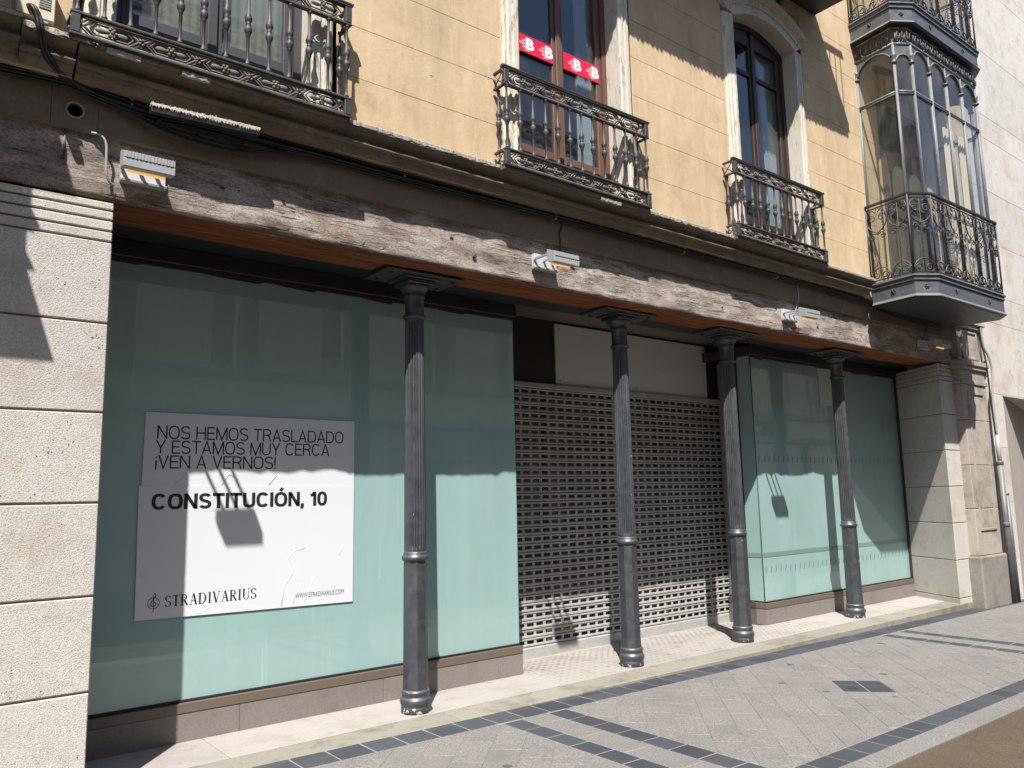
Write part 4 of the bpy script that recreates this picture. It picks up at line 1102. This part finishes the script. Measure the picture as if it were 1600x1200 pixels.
def glazed_bay(name, plan, bays, z0, label, storeys=2, base_flare=0):
    root = empty(name, (plan[0][0], plan[0][1], z0), label, 'bay window')
    SH_ = 3.55                                          # storey height
    for s in range(storeys):
        zb = z0+SH_*s
        def band(e0, e1, za, zc, nm='base_band', mat='grey_iron'):
            A, C = offset_plan(plan, e0), offset_plan(plan, e1); n = len(A)
            mb = MB(); vs = [(x, y, za) for x, y in A]+[(x, y, zc) for x, y in C]
            fs = [(i, i+1, n+i+1, n+i) for i in range(n-1)]+[tuple(range(n-1, -1, -1)), tuple(range(n, 2*n)), (n-1, 0, n, 2*n-1)]
            return mb.add(vs, fs).build(nm, mat, root)
        band(.028, .004, zb, zb+.035); band(.0, .0, zb+.036, zb+.20); band(.018, .018, zb+.201, zb+.222, 'moulding'); band(.005, .02, zb+.223, zb+.25, 'moulding'); band(.035, .03, zb+.251, zb+.272, 'moulding')
        so_ = band(-.02, -.02, zb-.006, zb-.001, 'soffit', 'black_iron')
        inn = offset_plan(plan, -.075)
        # facing by facing
        for fi in range(len(plan)-1):
            L, T = face_xf(plan[fi], plan[fi+1]); Li, Ti = face_xf(inn[fi], inn[fi+1])
            nb, nh = bays[fi]
            # rosettes on the base band
            for k in range(max(1, nh//3)):
                u = L*(k+.5)/max(1, nh//3); m = MB()
                for q in range(6):
                    a = q*math.pi/3; m.tube([T(u+.008*math.cos(a), .004, zb+.12+.008*math.sin(a)), T(u+.034*math.cos(a), .008, zb+.12+.034*math.sin(a))], [.009, .004], 5)
                m.ball(T(u, .01, zb+.12), .012, 6, 4)
                m.build('rosette', 'black_iron', root)
            # railing
            zr = zb+1.28
            rail = MB(); a, b_ = T(0, 0, zr), T(L, 0, zr)
            def seg(v, za, zc, w):
                P = [T(0, v-w, za), T(L, v-w, za), T(L, v+w, za), T(0, v+w, za), T(0, v-w, zc), T(L, v-w, zc), T(L, v+w, zc), T(0, v+w, zc)]
                rail.add(P, [(3,2,1,0),(4,5,6,7),(0,1,5,4),(1,2,6,5),(2,3,7,6),(3,0,4,7)])
            seg(-.002, zr, zr+.022, .022); seg(-.002, zr-.045, zr-.033, .008); seg(-.002, zb+.30, zb+.312, .008)
            R_ = rail.build('railing', 'black_iron', root)
            pitch_ = L/nh
            for k in range(nh):
                u = (k+.5)*pitch_; w = pitch_*.46; m = MB()
                zt = zr-.05
                def P3(pts, r=.0072): m.tube([T(x, -.002, z) for x, z in pts], r, 5)
                for sg in (-1, 1):
                    # heart with inner volute, small volutes at its foot
                    P3([(u, zt-.32)]+[(u+sg*w*math.sin(t)*(1.0 if t > .9 else 1), zt-.30+.30*(1-math.cos(t))*.5) for t in [i*.26 for i in range(1, 8)]]+[(u+sg*w*.8, zt-.03), (u+sg*w*.45, zt-.008), (u+sg*w*.12, zt-.05)])
                    P3(spiral(u+sg*w*.52, zt-.12, w*.42, math.pi/2-sg*math.pi/2+math.pi*(0), 1.35, 16, sg), .0065)
                    P3([(u, zt-.34)]+spiral(u+sg*w*.5, zt-.36, w*.36, math.pi/2+sg*.6, 1.2, 12, -sg), .0065)
                    P3(spiral(u+sg*w*.46, zb+.36, w*.44, -math.pi/2, 1.4, 16, sg), .0068)
                P3([(u+w*1.02*math.cos(math.pi*i/12), zb+.315+w*1.15*math.sin(math.pi*i/12)) for i in range(13)])
                P3([(u, zb+.30), (u, zr-.03)], .0045)
                tw = [(u+.004*math.sin(i*1.3), zb+.48+(zt-.42-zb-.48)*i/30) for i in range(31)]; P3(tw, .0062)
                m.build('scroll', 'black_iron', R_)
            for uu in (0, L):
                m = MB(); m.tube([T(uu, -.002, zb+.27), T(uu, -.002, zr)], .011, 6); m.build('rail_post', 'black_iron', R_)
            # glazing: slender posts, transom, arches, panes
            z1, z2, z3 = zb+.27, zb+2.66, zb+3.32
            wbay = Li/nb
            for k in range(nb+1):
                if k == 0 and fi > 0: continue
                m = MB(); u = k*wbay
                m.tube([Ti(u, 0, z1), Ti(u, 0, z3)], .02, 8); m.tube([Ti(u, .016, z1), Ti(u, .016, zb+3.04)], .011, 6)
                m.build('post', 'grey_iron', root)
                m = MB(); m.lathe([(.02, 0), (.04, .012), (.04, .024), (.026, .034), (.024, .06), (.03, .10), (.04, .13)], 0, 0, 10)
                c = Ti(u, .004, zb+3.03); m.map(lambda x, y, z: (c[0]+x, c[1]+y, c[2]+z)).build('post_capital', 'grey_iron', root)
            m = MB(); m.tube([Ti(0, 0, z2), Ti(Li, 0, z2)], .021, 8); m.tube([Ti(0, .014, z2-.03), Ti(Li, .014, z2-.03)], .008, 6); m.build('transom', 'grey_iron', root)
            m = MB(); m.tube([Ti(0, .004, zb+3.30), Ti(Li, .004, zb+3.30)], .022, 8); m.build('cornice_rail', 'grey_iron', root)
            for k in range(nb):
                ua, ub = k*wbay, (k+1)*wbay; uc = (ua+ub)/2; rr = wbay/2-.02; m = MB()
                zs_ = zb+3.06; n = 12; ht = min(.20, rr)
                inn_ = [(uc-rr*math.cos(math.pi*i/n), zs_+ht*math.sin(math.pi*i/n)) for i in range(n+1)]
                vs = [Ti(x, .01, z) for x, z in inn_]+[Ti(ua+(ub-ua)*i/n, .01, zb+3.29) for i in range(n+1)]
                vs += [Ti(x, -.01, z) for x, z in inn_]+[Ti(ua+(ub-ua)*i/n, -.01, zb+3.29) for i in range(n+1)]
                N_ = n+1
                fs = [(i, i+1, N_+i+1, N_+i) for i in range(n)]+[(2*N_+i+1, 2*N_+i, 3*N_+i, 3*N_+i+1) for i in range(n)]+[(2*N_+i, 2*N_+i+1, i+1, i) for i in range(n)]
                m.add(vs, fs); m.tube([Ti(x, .014, z) for x, z in inn_], .011, 6); m.build('arch', 'grey_iron', root)
                for za, zc in ((z1, z2-.02), (z2+.02, zb+3.28)):
                    MB().add([Ti(ua, 0, za), Ti(ub, 0, za), Ti(ub, 0, zc), Ti(ua, 0, zc)], [(0, 1, 2, 3)]).build('pane', 'old_window_glass', root, fix=False)
                # fretted crest above the arches
                m = MB(); m.tube([Ti(uc+rr*.9*math.cos(math.pi*i/10), .02, zb+3.34+.17*math.sin(math.pi*i/10)) for i in range(11)], .008, 5)
                for sg in (-1, 1): m.tube([Ti(x, .02, z) for x, z in spiral(uc+sg*rr*.4, zb+3.385, rr*.32, -math.pi/2, 1.3, 12, sg)], .007, 5)
                for q in range(7):
                    uu = ua+wbay*(q+.5)/7; m.tube([Ti(uu-.012, .03, zb+3.33), Ti(uu, .035, zb+3.40+.03*(q % 2)), Ti(uu+.006, .03, zb+3.44+.04*(q % 2))], [.009, .008, .002], 4)
                m.build('crest', 'grey_iron', root)
                MB().add([Ti(ua, -.02, zb+3.30), Ti(ub, -.02, zb+3.30), Ti(ub, -.02, zb+3.56), Ti(ua, -.02, zb+3.56)], [(0, 1, 2, 3)]).build('frieze_panel', 'frieze', root, fix=False)
    # floor and ceiling inside
    for s in range(storeys):
        for zf in (z0+SH_*s+.05, z0+SH_*s+3.53):
            P = offset_plan(plan, -.09); MB().prism(P, zf, zf+.02).build('inner_floor', 'cream_box', root)
    return root
planR = [(9.70, 4.815), (9.625, 4.25), (9.875, 4.085), (11.79, 4.065), (12.05, 4.25), (12.0, 4.815)]
GB = glazed_bay('glazed_bay', planR, [(1, 2), (1, 1), (4, 8), (1, 1), (1, 2)], 3.88, 'two storey glazed iron bay window with scrolled railing, right end of the ochre building')
# door behind the bay glass
dr = MB(); dr.box(10.25, 11.45, 4.79, 4.818, 4.25, 6.75); D1 = dr.build('bay_door', 'dim_room', B)
for xa in (10.25, 10.83, 11.4): MB().box(xa, xa+.07, 4.77, 4.79, 4.25, 6.75).build('bay_door_frame', 'grey_wood', B)
for za in (4.25, 5.2, 6.7): MB().box(10.25, 11.47, 4.765, 4.789, za, za+.08).build('bay_door_frame', 'grey_wood', B)
for xa, xb, zt_ in ((10.98, 11.34, 6.45), (11.45, 11.74, 6.45)):
    cu = MB(); pts = [(xa+(xb-xa)*i/24, 4.30+.016*math.sin(i*1.1)) for i in range(25)]; k = len(pts)
    cu.add([(x, y, 4.2) for x, y in pts]+[(x, y, zt_) for x, y in pts], [(i, i+1, k+i+1, k+i) for i in range(k-1)], True)
    cu.build('cream_sheet', 'cream_box', GB, fix=False)  # wavy cream sheet behind the bay's right front panes
# matching gallery further left, outside the picture; its shade falls on the left pier
planL = [(-2.05, 4.815), (-2.06, 4.13), (-.165, 4.13), (-.165, 4.815)]
GL = glazed_bay('glazed_bay', planL, [(1, 2), (4, 8), (1, 2)], 4.43, 'glazed iron bay window beyond the left edge of the picture', 1)
cb = MB(); cb.add([(-1.9,4.13,3.88),(.003,4.13,3.88),(.003,4.815,3.88),(-1.9,4.815,3.88),(-2.05,4.13,4.42),(-.165,4.13,4.42),(-.165,4.815,4.42),(-2.05,4.815,4.42)], [(3,2,1,0),(4,5,6,7),(0,1,5,4),(1,2,6,5),(2,3,7,6),(3,0,4,7)])
cb.build('console', 'grey_iron', GL)
MB().add([(-2.06,4.12,4.87),(.055,4.12,4.87),(.055,4.815,4.87),(-2.06,4.815,4.87),(-2.06,4.12,5.45),(-.11,4.12,5.45),(-.11,4.815,5.45),(-2.06,4.815,5.45)], [(3,2,1,0),(4,5,6,7),(0,1,5,4),(1,2,6,5),(2,3,7,6),(3,0,4,7)]).build('shade_panel', 'grey_iron', GL)  # unseen solid panel, added to fill out the shade on the beam

# ------------------------------------------------------------------ floodlights on the beam
def make_lamp(x0):
    x1 = x0+.275; r = empty('wall_lamp', (x0, 4.955, 3.49))
    MB().box(x0+.055, x1+.03, 4.928, 4.968, 3.515, 3.625).build('back_plate', 'tray_white', r, .004)
    MB().extrude_x([(4.965, 3.49), (4.915, 3.495), (4.912, 3.512), (4.925, 3.518), (4.965, 3.514)], x0+.05, x1+.035).build('drip_lip', 'grey_plastic', r, .003)
    for u in (.045, .145, .235):
        MB().box(x0+u, x0+u+.02, 4.70, 4.93, 3.565, 3.58).build('arm', 'light_metal', r)
    h = MB(); h.extrude_x([(4.615, 3.470), (4.615, 3.512), (4.618, 3.513), (4.618, 3.518), (4.615, 3.519), (4.615, 3.556), (4.705, 3.590), (4.712, 3.560), (4.712, 3.500), (4.69, 3.478)], x0, x1)
    H = h.build('hood', 'light_metal', r, .002)
    f = MB()
    for k in range(15): xx = x0+.012+k*(x1-x0-.03)/14; f.box(xx, xx+.006, 4.612, 4.62, 3.522, 3.558)
    f.build('cooling_fin', 'light_metal', H)
    f = MB()
    for k in range(11): xx = x0+.018+k*.023; f.box(xx, xx+.012, 4.6145, 4.617, 3.511, 3.517)
    f.build('slot', 'rubber', H)
    MB().tube([(x0+.035, 4.70, 3.474), (x1-.035, 4.70, 3.474)], .0095, 8).build('lamp_tube', 'lamp_glow', r)
    return r
LX = [.945, 4.14, 7.80, 11.08]
llab = ['small grey floodlight on the beam above the poster window, first from the left', 'small grey floodlight on the beam above the left edge of the roller shutter',
        'small grey floodlight on the beam above the right display window', 'small grey floodlight in the shade under the glazed bay']
l0 = make_lamp(LX[0])
for i, x in enumerate(LX):
    c = l0 if i == 0 else copy_tree(l0)
    c.location = l0.location+Vector((x-LX[0], 0, (0, -.005, .0, .0)[i])); tag(c, llab[i], 'floodlight', 'floodlights along the beam')

# ------------------------------------------------------------------ cables, pipes, small things
def smooth_path(P, n=6):
    P = [Vector(p) for p in P]; out = []
    for i in range(len(P)-1):
        p0, p1, p2, p3 = P[max(i-1, 0)], P[i], P[i+1], P[min(i+2, len(P)-1)]
        for k in range(n):
            t = k/n; out.append(.5*((2*p1)+(-p0+p2)*t+(2*p0-5*p1+4*p2-p3)*t*t+(-p0+3*p1-3*p2+p3)*t**3))
    out.append(P[-1]); return out
CB = empty('cable_bundle', (5, 4.9, 3.95), 'bundle of black cables running under the stone cornice', 'cables')
base = [(.0, 4.905, 3.99), (.36, 4.905, 4.0), (.5, 4.905, 4.01), (.70, 4.90, 4.01), (.87, 4.90, 3.97), (1.14, 4.90, 3.945), (1.4, 4.90, 3.965), (1.8, 4.90, 3.965), (2.25, 4.90, 3.97), (2.96, 4.90, 3.965), (3.8, 4.90, 3.975), (4.7, 4.90, 3.985), (5.5, 4.90, 3.985), (7.0, 4.90, 3.985), (8.3, 4.90, 3.985), (9.0, 4.90, 3.975), (9.6, 4.902, 3.955)]
for k in range(7):
    dz = (k-3)*.0115; dy = (k % 3)*-.014
    P = [(x, y+dy, z+dz+rnd.uniform(-.003, .003)) for x, y, z in base]
    MB().tube(smooth_path(P), .0085, 6).build('cable', 'rubber', CB)
for k, sag in enumerate((.085, .11, .12)):              # slack loops on the left
    P = [(.86, 4.885, 3.97), (1.14, 4.885, 3.955-sag*.75), (1.39, 4.88, 3.95-sag), (1.65, 4.885, 3.955-sag), (1.95, 4.89, 3.96-sag*.55), (2.3, 4.89, 3.958), (3.0, 4.888, 3.95)]
    MB().tube(smooth_path(P), .009, 6).build('cable', 'rubber', CB)
for k in range(4):                                      # riser at the far left
    jx, jy = (k % 2)*.013, -(k//2)*.014
    P = [(.445+jx, 4.84+jy, 4.33), (.462+jx, 4.67+jy, 4.262), (.49+jx*1.2, 4.655+jy, 4.20), (.508+jx*1.4, 4.665+jy, 4.13), (.535+jx*1.6, 4.735+jy, 4.07), (.61+jx*2, 4.83+jy, 4.02), (.74+jx*3, 4.882+jy*.6, 3.985), (1.1, 4.892, 3.95)]
    MB().tube(smooth_path(P), .0105, 8).build('cable', 'rubber', CB)
for x in (1.02, 2.9, 4.4, 6.1, 7.7):
    MB().box(x, x+.014, 4.872, 4.93, 3.945, 4.005).build('cable_clip', 'grey_plastic', CB)
MB().box(.505, .545, 4.655, 4.672, 4.185, 4.195).build('cable_clip', 'light_metal', CB)
P = [(9.6, 4.90, 3.955), (10.0, 4.91, 3.895), (10.6, 4.91, 3.855), (11.4, 4.91, 3.845), (11.95, 4.90, 3.845)]
for k in range(2): MB().tube(smooth_path([(x, y, z-.012*k) for x, y, z in P]), .008, 6).build('cable', 'rubber', CB)
def feed(name, pts, r, mat, lab):
    o = MB().tube(smooth_path(pts), r, 7).build(name, mat); tag(o, lab, 'cable', 'cables feeding the floodlights')
feed('lamp_cable', [(.83, 4.925, 3.745), (.875, 4.905, 3.735), (.905, 4.90, 3.69), (.91, 4.90, 3.60), (.915, 4.905, 3.52), (.935, 4.92, 3.47), (.965, 4.935, 3.46)], .0075, 'grey_plastic', 'curved grey cable feeding the leftmost floodlight')
feed('lamp_cable', [(4.50, 4.922, 3.97), (4.505, 4.922, 3.90), (4.48, 4.922, 3.84), (4.485, 4.92, 3.75), (4.48, 4.95, 3.62), (4.44, 4.945, 3.56)], .006, 'rubber', 'black cable dropping to the floodlight above the shutter')
feed('lamp_cable', [(8.17, 4.922, 3.96), (8.17, 4.922, 3.80), (8.155, 4.925, 3.74), (8.10, 4.945, 3.60), (8.06, 4.945, 3.57)], .006, 'light_metal', 'pale cable dropping to the floodlight above the right window')
feed('lamp_cable', [(11.35, 4.915, 3.85), (11.34, 4.918, 3.78), (11.28, 4.925, 3.70), (11.25, 4.945, 3.60), (11.26, 4.945, 3.56)], .006, 'rubber', 'black cable dropping to the floodlight under the glazed bay')
# bristly bird deterrent strip lying on the cables
BS = empty('bird_strip', (1.42, 4.73, 3.85), 'pale bristly bird deterrent strip beside the cables above the leftmost floodlight', 'bird strip')
k7 = 4.77/4.85
for a, b_, dz in ((1.125*k7, 1.46*k7, 0), (1.462*k7, 1.79*k7, .003)):
    zA, zB = 3.932+dz+(a-1.107)*.035, 3.932+dz+(b_-1.107)*.035
    MB().add([(a,4.75,zA-.04),(b_,4.75,zB-.036),(b_,4.795,zB-.036),(a,4.795,zA-.04),(a,4.75,zA),(b_,4.75,zB),(b_,4.795,zB),(a,4.795,zA)], [(3,2,1,0),(4,5,6,7),(0,1,5,4),(1,2,6,5),(2,3,7,6),(3,0,4,7)]).build('tray', 'rubber', BS)
    MB().add([(a,4.742,zA-.002),(b_,4.742,zB-.002),(b_,4.793,zB-.002),(a,4.793,zA-.002),(a,4.742,zA+.012),(b_,4.742,zB+.012),(b_,4.793,zB+.012),(a,4.793,zA+.012)], [(3,2,1,0),(4,5,6,7),(0,1,5,4),(1,2,6,5),(2,3,7,6),(3,0,4,7)]).build('cover', 'spike_plastic', BS)
for xx in (1.16, 1.40, 1.68): MB().box(xx, xx+.014, 4.795, 4.93, 3.872, 3.882).build('bracket', 'rubber', BS)
sp = MB()
for i in range(420):
    x = rnd.uniform(1.108, 1.755); z = 3.942+(x-1.107)*.035; y = rnd.uniform(4.742, 4.79)
    sp.tube([(x, y, z), (x+rnd.uniform(-.006, .006), y+rnd.uniform(-.006, .004), z+rnd.uniform(.003, .010)*(1 if i % 11 else 2.0))], [.0035, .0012], 4)
    if i % 2: sp.tube([(x, 4.742, z-.012), (x+rnd.uniform(-.004, .004), 4.736, z-rnd.uniform(.01, .035))], [.0016, .0007], 4)
stuff(sp.build('bristle', 'spike_plastic', BS))
# louvred box on the wall
VB = empty('vent_box', (.5, 4.76, 4.25), 'small cream louvred vent box on the stucco wall, top left corner', 'vent box')
MB().box(.40, .585, 4.715, 4.815, 4.235, 4.48).build('housing', 'cream_box', VB, .006)
for k in range(6): MB().box(.505, .560, 4.709, 4.716, 4.30+k*.014, 4.306+k*.014).build('louvre', 'grey_plastic', VB)
# iron wall anchor bits over the left pier
an = MB(); an.tube([(.70, 4.955, 3.745), (.70, 4.95, 3.56)], .006, 6); an.tube([(.70, 4.955, 3.565), (.685, 4.94, 3.56), (.69, 4.935, 3.58)], .005, 5)
tag(an.build('iron_hook', 'black_iron'), 'thin rusty iron hook hanging on the dark beam, left of the first floodlight', 'hook')
# drainpipe
DP = empty('drainpipe', (13.05, 4.80, zp(13)), 'dark metal drainpipe at the seam between the two buildings', 'drainpipe')
MB().tube([(13.055, 4.785, -.12), (13.05, 4.785, 1.9)], .042, 12).build('lower_pipe', 'grey_iron', DP)
MB().tube([(13.05, 4.785, 1.88), (13.05, 4.785, 2.35)], .030, 10).build('upper_pipe', 'galvanised', DP)
for z in (1.0, 1.9): MB().lathe([(.045, z), (.05, z+.01), (.05, z+.05), (.045, z+.06)], 13.052, 4.785, 12).build('pipe_collar', 'grey_iron', DP)
MB().tube(smooth_path([(13.05, 4.785, 2.33), (13.05, 4.79, 2.9), (13.08, 4.78, 3.1), (13.12, 4.78, 3.35), (13.08, 4.80, 3.55), (13.0, 4.82, 3.68), (12.95, 4.82, 3.9), (12.95, 4.83, 4.05)]), .018, 8).build('conduit', 'grey_plastic', DP)
MB().tube(smooth_path([(13.02, 4.79, 2.36), (13.0, 4.80, 2.8), (12.99, 4.80, 3.2), (12.96, 4.80, 3.5), (12.92, 4.82, 3.75), (12.9, 4.82, 4.0)]), .012, 6).build('conduit', 'rubber', DP)
p2 = MB().tube([(13.24, 4.80, -.1), (13.22, 4.80, 1.45)], .032, 10); p2.ball((13.22, 4.80, 1.47), .034)
tag(p2.build('vent_pipe', 'grey_iron'), 'short capped dark pipe standing beside the drainpipe', 'pipe')

# ------------------------------------------------------------------ neighbour building
NB = empty('neighbour_building', (18, 4.87, 0), 'pale limestone clad building at the right edge', 'building')
ny = 4.87
MB().box(13.12, 30, ny+.06, 9, -.4, 14).build('core_wall', 'joint_backing', NB)
zj = [-.3, .52, 1.35, 2.18, 3.0, 4.14, 4.6, 5.5, 6.4, 7.345, 7.77, 9.0, 10.4, 12, 14]
for i, (z0, z1) in enumerate(zip(zj, zj[1:])):
    x = 13.12; 
    while x < 27:
        w = 1.5 if x > 13.2 else (1.9 if i % 2 else 1.15)
        x1 = min(x+w, 27)
        if z1 <= 3.01:
            a, b_ = x, min(x1, 13.66)
            if a < 13.66: MB().box(a+.002, b_-.002, ny, ny+.06, z0+.002, z1-.002).build('stone_slab', 'pale_limestone', NB, .002)
        else: MB().box(x+.002, x1-.002, ny, ny+.3 if z0 < 3.2 else ny+.06, z0+.002, z1-.002).build('stone_slab', 'pale_limestone', NB, .002)
        x = x1
# receding clad entrance wall under the overhang
bpy.data.objects.remove(next(o for o in kids(NB) if o.name.startswith('core_wall')))
MB().box(13.12, 30, ny+.3, 9, 3.02, 14).build('core_wall', 'joint_backing', NB)
MB().box(13.12, 13.66, ny+.06, 9, -.4, 3.0).build('core_wall', 'joint_backing', NB)
MB().prism([(13.66, ny), (30, ny), (30, 7), (13.66, 7)], 2.985, 3.0).build('overhang_soffit', 'pale_limestone', NB)
kx = .25; x = 13.665; nn = 0
while x < 18:
    xb = x+.26; ya, yb = ny+kx*(x-13.66), ny+kx*(xb-.012-13.66)
    MB().prism([(x, ya), (xb-.012, yb), (xb-.012, yb+.06), (x, ya+.06)], -.3, 2.98).build('cladding_panel', 'cladding', NB, .004)
    x = xb
MB().prism([(13.665, ny+.05), (18, ny+.05+kx*4.34), (18, 7.2), (13.665, 6.5)], -.3, 2.98).build('core_wall', 'joint_backing', NB)

# ------------------------------------------------------------------ across the street (seen in the reflections)
OB = empty('opposite_building', (12, -4.2, 0), 'cream building across the street, seen only in reflections', 'building')
oy = -4.2
wins = []
for f, (za, zc) in enumerate(((4.3, 6.7), (7.3, 8.9))):
    for i in range(24): wins.append((-14.2+i*2.4, -14.2+i*2.4+1.1, za, zc))
MB().box(-16, 45, oy-6, oy-.3, -.4, 9.6).build('core_wall', 'dim_room', OB)
wall = MB(); zs = [0, 3.3, 4.3, 6.7, 7.3, 8.9, 9.6]
for z0, z1 in zip(zs, zs[1:]):
    xs = sorted([(a, b_) for a, b_, za, zc in wins if za < z1-.01 and zc > z0+.01])
    if z0 == 0: xs = [(-14+i*6.0, -14+i*6.0+4.6) for i in range(10)]
    cur = -16
    for a, b_ in xs:
        wall.box(cur, a, oy-.3, oy, z0, z1); cur = b_
    wall.box(cur, 45, oy-.3, oy, z0, z1)
wall.build('wall', 'opposite_render', OB)
for z, d in ((3.3, .12), (4.15, .10), (9.45, .35)): MB().box(-16, 45, oy+.001, oy+d, z-.07, z+.1).build('string_course', 'old_limestone', OB, .02)
for a, b_, za, zc in wins:
    w = MB(); w.box(a, a+.07, oy-.2, oy-.13, za, zc); w.box(b_-.07, b_, oy-.2, oy-.13, za, zc); w.box(a, b_, oy-.2, oy-.13, zc-.07, zc); w.box((a+b_)/2-.04, (a+b_)/2+.04, oy-.2, oy-.13, za, zc)
    F = w.build('window', 'curtain', OB); MB().box(a, b_, oy-.18, oy-.17, za, zc).build('closed_shutter', 'cladding', F)
for i in range(10):
    a = -14+i*6.0; F = MB().box(a, a+4.6, oy-.25, oy-.2, 0, 3.28).build('shop_front', 'window_glass', OB)
text_mb('CEN', 22.6, 25.0, 3.44, 4.0, oy+.02, .06).build('sign_letters', 'rubber', OB, fix=False)
MB().box(-16, 45, -4.15, -2.7, -.3, .06).build('opposite_pavement', 'granite')
struct(bpy.data.objects['opposite_pavement'])
